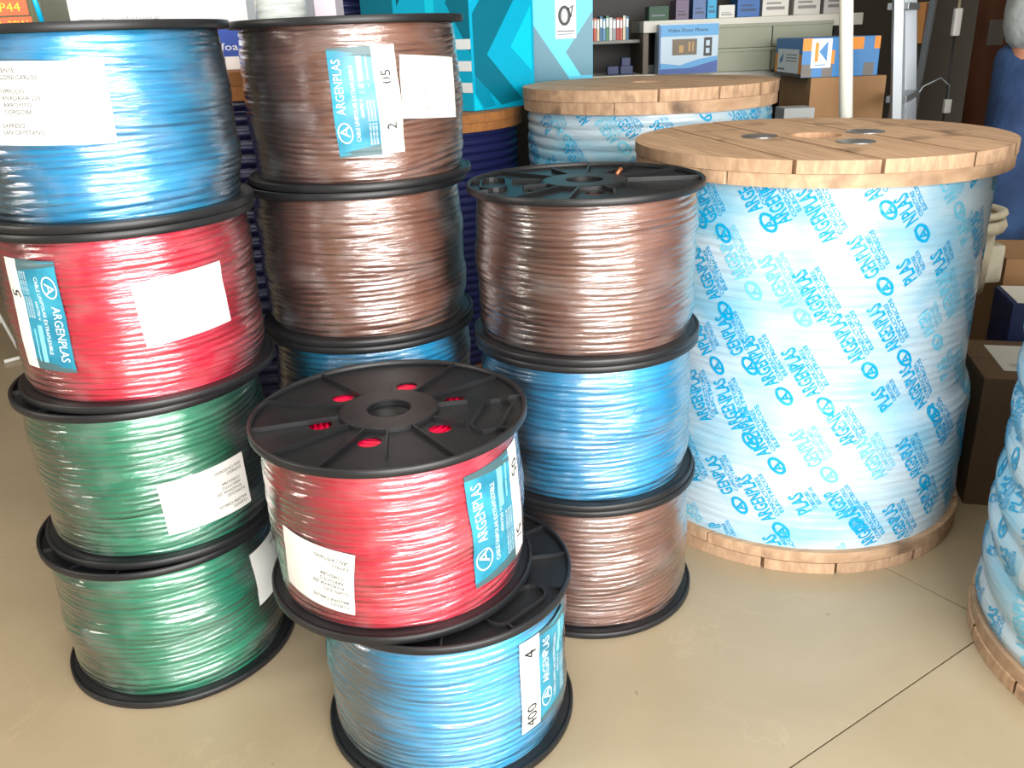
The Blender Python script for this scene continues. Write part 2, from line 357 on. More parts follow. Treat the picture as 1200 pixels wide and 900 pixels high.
def ns(th, z, seed, kz=1.0, terms=7, kmax=4):
    """smooth noise, periodic in th"""
    rng = random.Random(seed); o = 0
    for _ in range(terms):
        k = rng.randint(1, kmax); w_ = rng.uniform(8, 30) * kz; o = o + rng.uniform(.5, 1) * np.sin(k * th + w_ * z * rng.choice((-1, 1)) + rng.uniform(0, 6.28)) / (1 + .25 * k)
    return o / terms ** .5
def base_r(th, z, seed, zb, zt, r0, bulge):
    u = (z - zb) / (zt - zb)
    return r0 + bulge * np.sin(PI * np.clip(u, 0, 1)) ** .7 + .0016 * ns(th, z, seed + 50, 1.2)
def coil_r(TH, Z, seed, zb, zt, r0, bulge, pitch, amp=1.25, cross=1.0):
    """radius of the outermost strands: one level layer and one that crosses over it"""
    edge = np.clip(np.minimum(Z - zb, zt - Z) / (pitch * 3), 0, 1)
    def bumps(ph): f = ph - np.floor(ph); return np.sqrt(np.clip(1 - (2 * f - 1) ** 2, 0, 1)) * pitch * .5 * amp
    ph1 = Z / pitch + edge * cross * .8 * ns(TH, Z, seed) + TH / (2 * PI)
    ph2 = Z / pitch + edge * cross * 1.7 * ns(TH, Z * .6, seed + 1, 1, 7, 3) - TH / PI
    m1 = np.clip(ns(TH, Z, seed + 2, 2.2) * pitch * .8, -.01, pitch * .5) * edge
    h = np.maximum(bumps(ph1), bumps(ph2) + m1 * cross)
    return base_r(TH, Z, seed, zb, zt, r0, bulge) - pitch * .5 * amp + h
def wire_mesh(seed, zb, zt, r0, bulge, pitch, nth=300, per=8, amp=1.25, cross=1.0, name='wire'):
    nz = int((zt - zb) / pitch * per); th = np.linspace(0, 2 * PI, nth, endpoint=False); z = np.linspace(zb, zt, nz)
    TH, Z = np.meshgrid(th, z)
    Rr = coil_r(TH, Z, seed, zb, zt, r0, bulge, pitch, amp, cross)
    V = np.stack([Rr * np.cos(TH), Rr * np.sin(TH), Z], -1).reshape(-1, 3)
    # the ends of the coil: rings going inwards, seen through the holes of the flanges
    ri = np.linspace(r0 - .002, .071, 60)
    caps = []
    for zz, s in ((zb, 1), (zt, -1)):
        A, B = np.meshgrid(th, ri); hz = zz + s * (.004 + .0035 * np.cos(B / pitch * 2 * PI + .8 * np.sin(3 * A + B * 90)))
        caps.append(np.stack([B * np.cos(A), B * np.sin(A), hz], -1).reshape(-1, 3))
    def quads(n0, rows, flip):
        i = np.arange(rows - 1)[:, None] * nth; j = np.arange(nth)[None]; j2 = (j + 1) % nth
        q = np.stack([i + j, i + j2, i + nth + j2, i + nth + j], -1).reshape(-1, 4) + n0
        return q[:, ::-1] if flip else q
    F = np.concatenate([quads(0, nz, False), quads(nth * nz, 60, False), quads(nth * (nz + 60), 60, True)])
    V = np.concatenate([V] + caps)
    return np_mesh(name, V, F)
def np_mesh(name, V, F, uv=True):
    me = bpy.data.meshes.new(name); me.vertices.add(len(V)); me.vertices.foreach_set('co', V.astype(np.float32).ravel())
    me.loops.add(F.size); me.loops.foreach_set('vertex_index', F.astype(np.int32).ravel())
    me.polygons.add(len(F)); me.polygons.foreach_set('loop_start', np.arange(0, F.size, 4, dtype=np.int32)); me.update(calc_edges=True)
    if uv:
        l = me.uv_layers.new(name='uv'); P = V[F.ravel()]; a = np.arctan2(P[:, 1], P[:, 0]).reshape(-1, 4)
        wrap = (a.max(1) - a.min(1)) > PI; a[wrap] = np.where(a[wrap] < 0, a[wrap] + 2 * PI, a[wrap])
        l.data.foreach_set('uv', np.stack([a.ravel() * .19, P[:, 2]], -1).astype(np.float32).ravel())
    me.shade_smooth(); me.validate(); return me
PITCH_W = .0094
ZB, ZT, RW, BU = T, H - T, .1805, .0065
SEEDS = [11, 23, 37]
WMESH = {s: wire_mesh(s, ZB, ZT, RW, BU, PITCH_W) for s in SEEDS}
def film_r(th, z, seed):
    """outer skin drawn tight over the wires, with lengthwise wrinkles"""
    e = np.clip(np.minimum(z - ZB, ZT - z) / .012, 0, 1); q = [coil_r(th, z + d * PITCH_W, seed, ZB, ZT, RW, BU, PITCH_W) for d in (-.24, -.12, 0, .12, .24)]
    mx_ = np.maximum.reduce(q); mn = sum(q) / 5
    return .75 * mx_ + .25 * mn + .0005 + e * (.0007 + .0009 * np.abs(ns(th, z, seed + 9, 5.5, 9, 3)) + .0008 * ns(th, z, seed + 10, 14, 9, 12))
def label_table(seed):
    th = np.linspace(0, 2 * PI, 720, endpoint=False); z = np.linspace(ZB, ZT, 100); TH, Z = np.meshgrid(th, z); F = film_r(TH, Z, seed)
    G = np.maximum.reduce([np.roll(F, k, 0) for k in (-3, -2, -1, 0, 1, 2, 3)]); G = sum(np.roll(G, k, 1) for k in range(-4, 5)) / 9
    return G + .0008
def film_mesh(seed):
    nth, nz = 300, 215; th = np.linspace(0, 2 * PI, nth, endpoint=False); z = np.linspace(ZB + .0005, ZT - .0005, nz); TH, Z = np.meshgrid(th, z)
    Rr = film_r(TH, Z, seed); V = np.stack([Rr * np.cos(TH), Rr * np.sin(TH), Z], -1).reshape(-1, 3)
    i = np.arange(nz - 1)[:, None] * nth; j = np.arange(nth)[None]; j2 = (j + 1) % nth
    return np_mesh('shrink_film', V, np.stack([i + j, i + j2, i + nth + j2, i + nth + j], -1).reshape(-1, 4))
FMESH = {s: film_mesh(s) for s in SEEDS}
LTAB = {s: label_table(s) for s in SEEDS}

def reel(loc, level, colour, seed, rz, label, group):
    o = root('cable_reel', (loc[0], loc[1], level * H), label, 'cable reel', group)
    for side in (0, 1):
        z = H - T if side else T; rot = (0, 0, math.radians(rz)) if side else (PI, 0, math.radians(rz * 1.7 + 40))
        f = link('flange', FL['plate'], o, None, (0, 0, z), rot)
        vis = [('rim', FL['rim']), ('hub', FL['hub']), ('handle_pocket', FL['pocket'])] + [('rib', FL[('rib', a)]) for a, _, _ in RIBS]
        for nm, me in vis:
            link(nm, me, f)
    link('core', FL['core'], o)
    wm = WMESH[seed]
    if not wm.materials: wm.materials.append(WIRE[colour])
    c = link('wire', wm, o); c.material_slots[0].link = 'OBJECT'; c.material_slots[0].material = WIRE[colour]
    link('shrink_film', FMESH[seed], o, FILM)
    o['seed'] = seed
    return o
def reel_fn(seed, th0, z0, off):
    """metres along the skin of the reel, x to the right seen from outside"""
    t0 = math.radians(th0)
    def fn(x, y):
        th = t0 + x / .188; z = min(max(z0 + y, ZB + .003), ZT - .003); i = th % (2 * PI) / (2 * PI) * 720; j = (z - ZB) / (ZT - ZB) * 99; i0 = int(i); j0 = min(int(j), 98); a = i - i0; b = j - j0; G = LTAB[seed]
        r = (G[j0, i0 % 720] * (1 - a) + G[j0, (i0 + 1) % 720] * a) * (1 - b) + (G[j0 + 1, i0 % 720] * (1 - a) + G[j0 + 1, (i0 + 1) % 720] * a) * b + off
        return (r * math.cos(th), r * math.sin(th), z)
    return fn
def grid_patch(name, mt, parent, fn, poly4, n=14, m_=14):
    """quad patch through four corners BL,BR,TR,TL in metres"""
    bl, br, tr, tl = [Vector(p) for p in poly4]; V = []; F = []
    for j in range(m_ + 1):
        for i in range(n + 1):
            u, v = i / n, j / m_; p = (bl * (1 - u) + br * u) * (1 - v) + (tl * (1 - u) + tr * u) * v; V.append(fn(p.x, p.y))
    for j in range(m_):
        for i in range(n): a = j * (n + 1) + i; F.append((a, a + 1, a + n + 2, a + n + 1))
    me = bpy.data.meshes.new(name); me.from_pydata(V, [], F); me.update(); me.shade_smooth(); return link(name, me, parent, mt)
ADDRESS = ['CLIENTE', 'BALDINI CARLOS', '', 'DOMICILIO', 'RIVADAVIA 250', 'ARROYITO', 'CORDOBA', '', 'EXPRESO', 'SAN CAYETANO']
def address_label(o, seed, th0, z0, wd, ht, rot=0.0, flip=False, ink=None):
    c, s = math.cos(rot), math.sin(rot); R_ = lambda x, y: (x * c - y * s, x * s + y * c)
    p = grid_patch('paper_label', PAPER, o, reel_fn(seed, th0, z0, 0), [R_(-wd / 2, -ht / 2), R_(wd / 2, -ht / 2), R_(wd / 2, ht / 2), R_(-wd / 2, ht / 2)])
    f = Flat(); lh = ht / 12.2
    for i, t in enumerate(ADDRESS):
        if t: f.text(t, -wd / 2 + .008 + (.006 if t in ADDRESS[4:7] else .0), ht / 2 - lh * (1.6 + i), lh * .66, sx=.95 if len(t) > 8 else 1.0)
    f.rot(rot + (PI if flip else 0))
    f.build('lettering', ink or INK, p, reel_fn(seed, th0, z0, .0005)); return p
def brand_label(o, seed, th0, z0, wd, ht, rot=0.0, strip=.3, strip_side=1, up=True, marks=None, strip_rev=False):
    """teal product label read sideways, with a white strip down one side"""
    c, s = math.cos(rot), math.sin(rot); R_ = lambda x, y: (x * c - y * s, x * s + y * c)
    xs = wd / 2 - strip * wd if strip_side > 0 else -wd / 2 + strip * wd
    a, b = (-wd / 2, xs) if strip_side > 0 else (xs, wd / 2)
    p = grid_patch('brand_label', TEAL, o, reel_fn(seed, th0, z0, 0), [R_(a, -ht / 2), R_(b, -ht / 2), R_(b, ht / 2), R_(a, ht / 2)])
    sa, sb = (xs, wd / 2) if strip_side > 0 else (-wd / 2, xs)
    q = grid_patch('label_strip', PAPER, o, reel_fn(seed, th0, z0, 0), [R_(sa, -ht / 2), R_(sb, -ht / 2), R_(sb, ht / 2), R_(sa, ht / 2)])
    q['label'] = 'white strip of the product label with handwritten figures'
    # artwork in its own reading frame: x along the label's height, y across the teal block; then turned a quarter
    tw = abs(b - a); cx = (a + b) / 2; L = ht; k = 1 if up else -1
    def place(f):
        f.V = [(cx - k * y, k * x) for x, y in f.V]; return f.rot(rot)
    fn = reel_fn(seed, th0, z0, .0006)
    f = Flat(); f.text('ARGENPLAS', -L * .10, tw * .22, tw * .2, width=L * .5); f.text('CABLE UNIPOLAR EXTRAFLEXIBLE', -L * .36, -tw * .04, tw * .09, width=L * .70)
    f.ring(-L * .27, tw * .29, L * .1, tw * .17, L * .012, rot=.12); f.text('A', -L * .31, tw * .20, tw * .2, sx=1.3)
    f.text('450/750 V', -L * .14, -tw * .18, tw * .07)
    for i in range(3): f.text('IRAM NM 247-3  CONDUCTOR', -L * .40, -tw * (.3 + .07 * i), tw * .045, width=L * .42)
    place(f).build('lettering', WHITEPRINT, p, fn)
    def block(nm, mt_, pts, off):
        q_ = []
        for x, y in pts: x, y = cx - k * y, k * x; q_.append((x * c - y * s, x * s + y * c))
        grid_patch(nm, mt_, p, reel_fn(seed, th0, z0, off), q_, 10, 10)
    block('dark_band', TEALDK, [(-L * .499, -tw * .5), (-L * .40, -tw * .5), (-L * .46, tw * .5), (-L * .499, tw * .5)], .00025)
    block('dark_band', TEALDK, [(L * .40, -tw * .5), (L * .499, -tw * .5), (L * .499, tw * .5), (L * .46, tw * .5)], .00025)
    block('pale_panel', SKYPRINT, [(L * .08, -tw * .26), (L * .42, -tw * .26), (L * .42, -tw * .13), (L * .08, -tw * .13)], .00025)
    block('pale_panel', SKYPRINT, [(L * .12, -tw * .38), (L * .42, -tw * .38), (L * .42, -tw * .34), (L * .12, -tw * .34)], .00025)
    sw = abs(sb - sa); sx = (sa + sb) / 2
    for t, yy, h in (marks or []):
        g = Flat(); V, F, w_ = text_geo(t); kk = h / .7; g.text(t, -w_ * kk / 2, -h / 2, h)
        kq = -1 if strip_rev else 1
        g.V = [(sx - kq * y, yy + kq * x) for x, y in g.V]; g.rot(rot); g.build('handwriting', INK, q, fn)
    return p
G_L, G_M, G_R, G_F = 'reels of the left stack', 'reels of the stack behind', 'reels of the stack before the wooden drum', 'reels of the short front stack'
L1 = reel((-.6298, 1.3612), 0, 'green', 11, 20, 'green wire reel on the floor, lowest of the left stack', G_L)
L2 = reel((-.6171, 1.3734), 1, 'green', 23, 75, 'green wire reel with white address label, second from floor in left stack', G_L)
L3 = reel((-.6003, 1.3782), 2, 'red', 37, 10, 'red wire reel between the green and blue reels of the left stack', G_L)
L4 = reel((-.598, 1.379), 3, 'blue', 11, 55, 'blue wire reel with big white address label, topmost of left stack', G_L)
M4 = reel((-.2594, 1.6337), 3, 'brown', 23, 200, 'brown wire reel with teal and white labels, topmost of the stack behind', G_M)
M3 = reel((-.2695, 1.6323), 2, 'brown', 11, 120, 'unlabelled brown wire reel directly under the labelled brown reel', G_M)
M2 = reel((-.2697, 1.6308), 1, 'blue', 37, 12, 'blue wire reel mostly hidden behind the red front reel', G_M)
M1 = reel((-.2697, 1.6308), 0, 'blue', 23, 90, 'reel on the floor under the hidden blue reel of the stack behind', G_M)
R3 = reel((.1362, 1.4908), 2, 'brown', 37, 193, 'brown wire reel with open black spoked top beside the wooden drum', G_R)
R2 = reel((.1357, 1.4922), 1, 'blue', 11, 150, 'blue wire reel sandwiched between two brown reels', G_R)
R1 = reel((.1409, 1.4948), 0, 'brown', 23, 80, 'brown wire reel on the floor under the blue reel, right of front stack', G_R)
F2 = reel((-.1798, 1.1647), 1, 'red', 23, 0, 'red wire reel with spoked black top, on the front light blue reel', G_F)
F1 = reel((-.1197, 1.1548), 0, 'lightblue', 37, -30, 'light blue wire reel standing on the floor at the front', G_F)
address_label(L4, 11, -86, .168, .150, .104, -.03)
address_label(L3, 37, -47.5, .144, .136, .096, .06, ink=INKGREY)
address_label(L2, 23, -47.5, .094, .145, .094, .03, flip=True)
address_label(L1, 11, -5, .165, .13, .105, .03, flip=True)
address_label(M4, 23, -37.5, .153, .135, .097, -.07, ink=INKGREY)
address_label(F2, 23, -121, .094, .125, .098, -.12, flip=True)
brand_label(L3, 37, -113.5, .145, .098, .165, -.02, strip=.3, strip_side=-1, up=False, marks=[('5', .03, .02)])
brand_label(M4, 23, -75.2, .138, .108, .165, .03, strip=.36, marks=[('05', .035, .016), ('2', -.04, .016)])
brand_label(F2, 23, -32.5, .138, .128, .178, .05, strip=.27, up=True, marks=[('05', .052, .02), ('5/', -.055, .02)], strip_rev=True)
brand_label(F1, 37, -34.5, .143, .118, .165, .0, strip=.33, strip_side=-1, up=True, marks=[('4', .055, .022), ('400', -.056, .02)], strip_rev=False)
# a free end of blue cable standing up from the top blue reel
bm = bmesh.new(); tube(bm, [(-.012, -.1, H - .01), (-.015, -.105, H + .03), (-.02, -.11, H + .1), (-.01, -.105, H + .22), (.02, -.07, H + .3), (.06, -.03, H + .34)], .0034, 10)
o = bm_obj('cable_end', bm, WIRE['blue'], L4, True); o['label'] = 'loose end of blue wire standing up from the reel'
bm = bmesh.new(); tube(bm, [(.058, .048, H - .011), (.062, .05, H - .001), (.069, .053, H + .006)], .0035, 10)
o = bm_obj('cable_end', bm, mat('copper_strands', srgb(190, 120, 84), .35, metal=.7), R3, True); o['label'] = 'short bare copper wire end by the hub'

# ------------------------------------------------------------------ wooden drums
def strip_poly(rad, n0, n1, seg=18, hole=None):
    """part of a disc between y=n0 and y=n1 (plank runs along x)"""
    n0 = max(n0, -rad + 1e-4); n1 = min(n1, rad - 1e-4)
    a0, a1 = math.asin(n0 / rad), math.asin(n1 / rad)
    right = [(rad * math.cos(a0 + (a1 - a0) * k / seg), rad * math.sin(a0 + (a1 - a0) * k / seg)) for k in range(seg + 1)]
    left = [(-x, y) for x, y in right[::-1]]
    loops = [right + left]
    if hole: loops.append(circ(0, 0, hole, 28))
    return loops
def drum(name, loc, rad, h, t, dirtop, splits, wd, label, group=None, hole=.05):
    o = root(name, loc, label, 'cable drum', group)
    rng = random.Random(int(loc[0] * 1000) + 5)
    for base, layers in ((h - t, ((0, t / 2, dirtop + 90), (t / 2, t, dirtop))), (0, ((0, t / 2, dirtop), (t / 2, t, dirtop + 90)))):
        for li, (z0, z1, ang) in enumerate(layers):
            outer = (base > 0) == (li == 1)
            sp = [-rad] + splits + [rad] if outer else [-rad, -.22, -.07, .08, .21, rad]
            rr = rad - (0 if outer else .002)
            for k in range(len(sp) - 1):
                bm = bmesh.new(); hl = hole if (sp[k] < -hole - .003 and sp[k + 1] > hole + .003) and (outer or base == 0 and False) else None
                j = rng.uniform(-.0008, .0008)
                extrude_poly(bm, strip_poly(rr - rng.uniform(0, .003), sp[k] + .003, sp[k + 1] - .003, hole=hl), base + z0 + .0004 + (j if outer else 0) * 0, base + z1 - .0004 + (j if (outer and base) else 0))
                bm_obj('plank', bm, wd, o, rot=(0, 0, math.radians(ang)))
    return o
def lathe_winding(name, parent, mt, seed, z0, z1, rf, nth=220, nz=200):
    th = np.linspace(0, 2 * PI, nth, endpoint=False); z = np.linspace(z0, z1, nz); TH, Z = np.meshgrid(th, z)
    Rr = rf(TH, Z); V = np.stack([Rr * np.cos(TH), Rr * np.sin(TH), Z], -1).reshape(-1, 3)
    i = np.arange(nz - 1)[:, None] * nth; j = np.arange(nth)[None]; j2 = (j + 1) % nth
    me = np_mesh(name, V, np.stack([i + j, i + j2, i + nth + j2, i + nth + j], -1).reshape(-1, 4)); return link(name, me, parent, mt)
def wrap_rf(seed, z0, z1, r0, low, zlow, pitch=.0165, amp=.0013, slant=0.0, fat=0.0):
    def f(TH, Z):
        ph = Z / pitch + .35 * ns(TH, Z, seed, .5) + slant * TH / (2 * PI)
        b = r0 + low / (1 + np.exp((Z - zlow - .01 * np.sin(TH * 2)) / .008))
        e = np.clip(np.minimum(Z - z0, z1 - Z) / .02, 0, 1)
        return b + e * (amp * np.abs(np.sin(PI * ph)) + .0018 * ns(TH, Z, seed + 3, .8) + .0009 * ns(TH, Z, seed + 4, 4, 9, 9) + fat * ns(TH, Z, seed + 7, 1.6, 6, 3))
    return f
def printed_wrap(parent, rf, z0, z1, rmean, seed, scale=1.0, slant=58, nslots=None):
    """repeated name and mark printed in slanting lines round the wrapping film"""
    rng = random.Random(seed); main, pale = Flat(), Flat(); BOLD[0] = .022
    circum = 2 * PI * rmean; px = .071 * scale; L = .154 * scale; n = int(circum / px); px = circum / n; a = math.radians(180 - slant)
    words = ['ARGENPLAS'] * 6 + ['ARGEN', 'PLAS', 'GENPLAS', 'ARGENP', 'NPLAS', 'PLAS']
    k = 0
    for i in range(n):
        y = z0 - .02 - rng.uniform(0, L)
        while y < z1:
            s = y; off = rng.uniform(-.012, .012)
            x0 = i * px + off
            f = main if rng.random() < .74 else pale
            wv = rng.choice(words); wl = {'ARGENPLAS': .1, 'ARGEN': .055, 'PLAS': .046, 'GENPLAS': .08, 'ARGENP': .067, 'NPLAS': .056}[wv] * scale
            u = (math.cos(a), math.sin(a)); v = (-math.sin(a), math.cos(a))
            def P(p, q): return (x0 + (p) * u[0] + q * v[0] + 0, y + p * u[1] + q * v[1])
            if rng.random() < .72 and wl > .05:
                c = P(.02 * scale, .003 * scale); f.ring(c[0], c[1], .021 * scale, .0135 * scale, .0055 * scale, 18, rot=a + .2)
                q = P(.008 * scale, -.007 * scale); f.text('A', q[0], q[1], .019 * scale, rot=a)
            q = P(.048 * scale, 0); f.text(wv, q[0], q[1], .027 * scale, rot=a, width=wl * 1.05)
            for li, tx in enumerate(('CONDUCTORES', 'ELECTRICOS')):
                q = P((.05 + .004 * li) * scale, -(.0115 + .0105 * li) * scale); f.text(tx, q[0], q[1], .0078 * scale, rot=a, width=wl * .92)
            y += L * rng.uniform(.82, 1.05) * (1 if wl > .06 else .8)
    BOLD[0] = 0.0
    for f, mt, nm, off in ((main, PRINT, 'printed_lettering', .0011), (pale, PRINT2, 'faded_lettering', .0009)):
        V = np.array(f.V); keep = []
        for fc in f.F:
            zz = V[fc, 1]
            if zz.min() > z0 + .002 and zz.max() < z1 - .002: keep.append(fc)
        th = V[:, 0] / rmean; zc = np.clip(V[:, 1], z0, z1); rr = rf(th, zc) + off
        me = bpy.data.meshes.new(nm); me.from_pydata(np.stack([rr * np.cos(th), rr * np.sin(th), zc], -1).tolist(), [], keep); me.update()
        o = link(nm, me, parent, mt); o['kind'] = 'stuff'
hW, tW = .8106, .048
W = drum('wooden_drum', (.6416, 1.8347, 0), .368, hW, tW, -80, [-.205, -.075, .100, .235], WOOD, 'big wooden drum wrapped in white film with cyan lettering, at centre right', 'wooden drums in printed wrap')
rfW = wrap_rf(5, tW, hW - tW, .3355, .0175, .335)
lathe_winding('wrapped_cable', W, WRAP, 5, tW, hW - tW, rfW); printed_wrap(W, rfW, tW, hW - tW, .345, 4)
XC = (1.153, 1.174, 0)
X = drum('wooden_drum', XC, .366, hW, tW, 25, [-.2, -.05, .1, .23], WOOD, 'wooden drum in printed wrap cut off by the right edge of the picture', 'wooden drums in printed wrap')
rfX = wrap_rf(15, tW, hW - tW, .347, .004, .3, pitch=.075, amp=.008, slant=2.0, fat=.0035)
lathe_winding('wrapped_cable', X, WRAP, 15, tW, hW - tW, rfX); printed_wrap(X, rfX, tW, hW - tW, .352, 9, .95, 70)
hV, tV = .8821, .062
V_ = drum('wooden_drum', (.4327, 2.6837, 0), .368, hV, tV, -60, [-.21, -.06, .09, .22], WOOD, 'wooden drum in printed wrap behind the big drum, against the shelves', 'wooden drums in printed wrap')
rfV = wrap_rf(25, tV, hV - tV, .350, .0, .3, pitch=.03, amp=.004)
lathe_winding('wrapped_cable', V_, WRAP, 25, tV, hV - tV, rfV); printed_wrap(V_, rfV, tV, hV - tV, .35, 14, 1.0, 50)
# steel washers, disc painted as the lit inner wall of the arbor hole and dark knot on the near drum's top
for x, y, r in ((-.112, .015, .036), (.108, .02, .038), (.03, -.135, .036)):
    bm = bmesh.new(); lathe(bm, [(r, 0), (r, .0025), (r * .93, .003), (0.0001, .0034)], 28, closed=False)
    bm_obj('steel_washer', bm, STEEL, W, loc=(x, y, hW - .0005))
bm = bmesh.new(); lathe(bm, [(.052, 0), (.052, .004), (.0001, .004)], 32, closed=False)
o = bm_obj('arbor_hole_disc', bm, mat('lit_reddish_plywood', srgb(206, 128, 84), .6), W, loc=(0, 0, hW - tW / 2)); o['label'] = 'disc in the arbor hole, painted as its lit reddish inner wood'
def navy_drum(loc, rad, h, t, label, rw, dirtop, pitch=.028, name='wooden_drum'):
    o = drum(name, loc, rad, h, t, dirtop, [-.2, -.05, .1, .22] if rad > .3 else [-.1, .09], WOOD2, label, 'drums of navy cable')
    f = lambda TH, Z: rw + .012 * np.sqrt(np.clip(1 - (2 * ((Z / pitch + TH / (2 * PI)) % 1) - 1) ** 2, 0, 1))
    lathe_winding('navy_cable', o, WIRE['navy'], 3, t, h - t, f, 96, int((h - 2 * t) / pitch * 8)); return o
D1 = navy_drum((-.62, 2.15, 0), .368, .978, .055, 'wooden drum of navy cable behind the left stack, white box on top', .335, 10)
D2 = navy_drum((-.30, 2.90, 0), .368, .816, .05, 'wooden drum of navy cable under the bright cyan carton', .338, -15, .024)
D3 = navy_drum((-.60, 3.56, 0), .30, 1.3, .05, 'tall drum of navy cable rising behind the brown reels', .27, 0, .022)

# ------------------------------------------------------------------ boxes with print
def face_flat(name, parent, mt, o, ux, polys=(), texts=(), off=.0006, uz=(0, 0, 1)):
    f = Flat()
    for p in polys: f.poly(p)
    for t in texts: f.text(*t[:4], **(t[4] if len(t) > 4 else {}))
    return f.build(name, mt, parent, plane_fn(o, ux, uz, off))
def rect(x0, x1, y0, y1): return [(x0, y0), (x1, y0), (x1, y1), (x0, y1)]
def carton(name, loc, size, rz, mt, label, cat='box', group=None, tape=None, flaps=True):
    """a closed carton: body, two lid flaps meeting in a seam, optional tape; origin = front-left-bottom corner"""
    o = root(name, loc, label, cat, group, rz); w_, d, h = size
    bm = bmesh.new(); bbox(bm, 0, w_, 0, d, 0, h - .003, .0015); bm_obj('body', bm, mt, o)
    if flaps:
        for y0, y1 in ((0.001, d / 2 - .001), (d / 2 + .001, d - .001)):
            bm = bmesh.new(); bbox(bm, .001, w_ - .001, y0, y1, h - .0032, h); bm_obj('lid_flap', bm, mt, o)
    if tape:
        bm = bmesh.new(); bbox(bm, -.0006, w_ + .0006, d / 2 - .022, d / 2 + .022, h - .002, h + .0006); bm_obj('tape', bm, tape, o)
    return o
# cyan carton with chevrons standing on the navy drum: corner nearest the camera
aR = math.atan2(.716, .698)
hA = .62
A = carton('printed_carton', (-.079, 2.701, .817), (.27, .50, hA), aR, CYANBOX, 'bright cyan carton with dark chevron pattern on the navy cable drum', 'box', 'cyan chevron cartons')
fo = (0, 0, 0); fx = (1, 0, 0)
w_ = .27
def zx(pts, sx, x0, sz, y0): return [((x - x0) * sx, (y0 - y) * sz) for x, y in pts]
za = lambda *p: zx(p, .27 / 292, 202, .0007, 512)
face_flat('dark_chevron_print', A, CYANDK, fo, fx, [za((300, -300), (450, -300), (450, 0), (270, 290), (430, 482), (330, 498), (212, 370), (212, 130), (300, 0))])
face_flat('bright_wedge_print', A, CYANLT, fo, fx, [za((482, 100), (380, 265), (482, 370))], off=.0004)
face_flat('corner_reflection', A, CYANLT, fo, fx, [za((205, 440), (240, 508), (205, 508))], off=.0004)  # reflection at the bottom corner, painted on in bright cyan
face_flat('bright_band_print', A, CYANLT, fo, fx, [za((205, -300), (285, -300), (270, 0), (205, 90))], off=.0004)
face_flat('lower_edge_print', A, CYANMD, fo, fx, [za((300, 498), (270, 430), (212, 375), (212, 440), (250, 505))], off=.0009)  # mid-teal area printed under the dark chevron
lo, lx = (0, .5, 0), (0, -1, 0)
face_flat('dark_chevron_print', A, CYANDK, lo, lx, [[(.0, .02), (.16, .24), (.16, .62), (.02, .62), (0, .6)]])
face_flat('dark_chevron_print', A, mat('deep_teal_print', srgb(0, 70, 84), .35), lo, lx, [[(.18, .30), (.30, .46), (.30, .62), (.18, .62)]])
face_flat('dark_wedge_print', A, CYANDK, lo, lx, [[(.40, .30), (.497, .16), (.497, .42)]])
face_flat('bright_band_print', A, CYANLT, lo, lx, [[(.31, .2), (.35, .24), (.35, .62), (.31, .62)]], off=.0004)
for z in (.052, .112, .172): face_flat('white_stripe_print', A, WHITEPRINT, lo, lx, [rect(.38, .499, z, z + .028)], off=.0012)
B = carton('printed_carton', (.108, 3.1, 0), (.205, .24, 1.42), 0, CYANBOX, 'tall cyan carton bearing a white sticker, behind the wrapped drum', 'box', 'cyan chevron cartons')
face_flat('bright_heart_print', B, CYANLT, fo, fx, [[(.001, 1.063), (.115, .963), (.204, 1.087), (.204, 1.3), (.1, 1.38), (.001, 1.3)]], off=.0004)
face_flat('bright_stripe_print', B, CYANLT, fo, fx, [[(.001, 1.063), (.122, .886), (.165, .886), (.115, .963), (.04, 1.035)]], off=.0007)
face_flat('dark_wedge_print', B, CYANDK, fo, fx, [[(.001, 1.06), (.001, .80), (.17, .80), (.122, .885)]])
face_flat('dark_wedge_print', B, CYANDK, fo, fx, [[(.115, .963), (.165, .889), (.204, .889), (.204, 1.087)]])
st = face_flat('sticker', B, WHITEPRINT, fo, fx, [rect(.082, .150, 1.005, 1.125)], off=.0014)
f = Flat(); f.ring(.112, 1.075, .021, .031, .010, 24); f.ring(.112, 1.075, .009, .018, .0015, 18); f.poly([(.122, 1.095), (.142, 1.108), (.135, 1.07), (.131, 1.07), (.136, 1.1), (.12, 1.09)]); f.build('coil_picture', DARK, st, plane_fn(fo, fx, (0, 0, 1), .0018))
face_flat('lettering', st, INKGREY, fo, fx, [rect(.087, .145, 1.026, 1.030), rect(.09, .14, 1.017, 1.020)], off=.0018)

# white and blue box on the left navy drum
o = carton('white_box', (-.88, 1.935, .978), (.372, .16, .30), 0, BWHITE, 'large white and blue box behind the top blue reel', flaps=True)
face_flat('blue_band', o, ROYAL, fo, fx, [rect(.005, .37, .026, .085)])
face_flat('lettering', o, WHITEPRINT, fo, fx, texts=[('infoa', .288, .038, .014, dict(width=.056))], off=.0012)
face_flat('lettering', o, INKGREY, fo, fx, texts=[('www.cablesconduct.com.ar', .03, .103, .0075, dict(width=.165))], off=.0012)
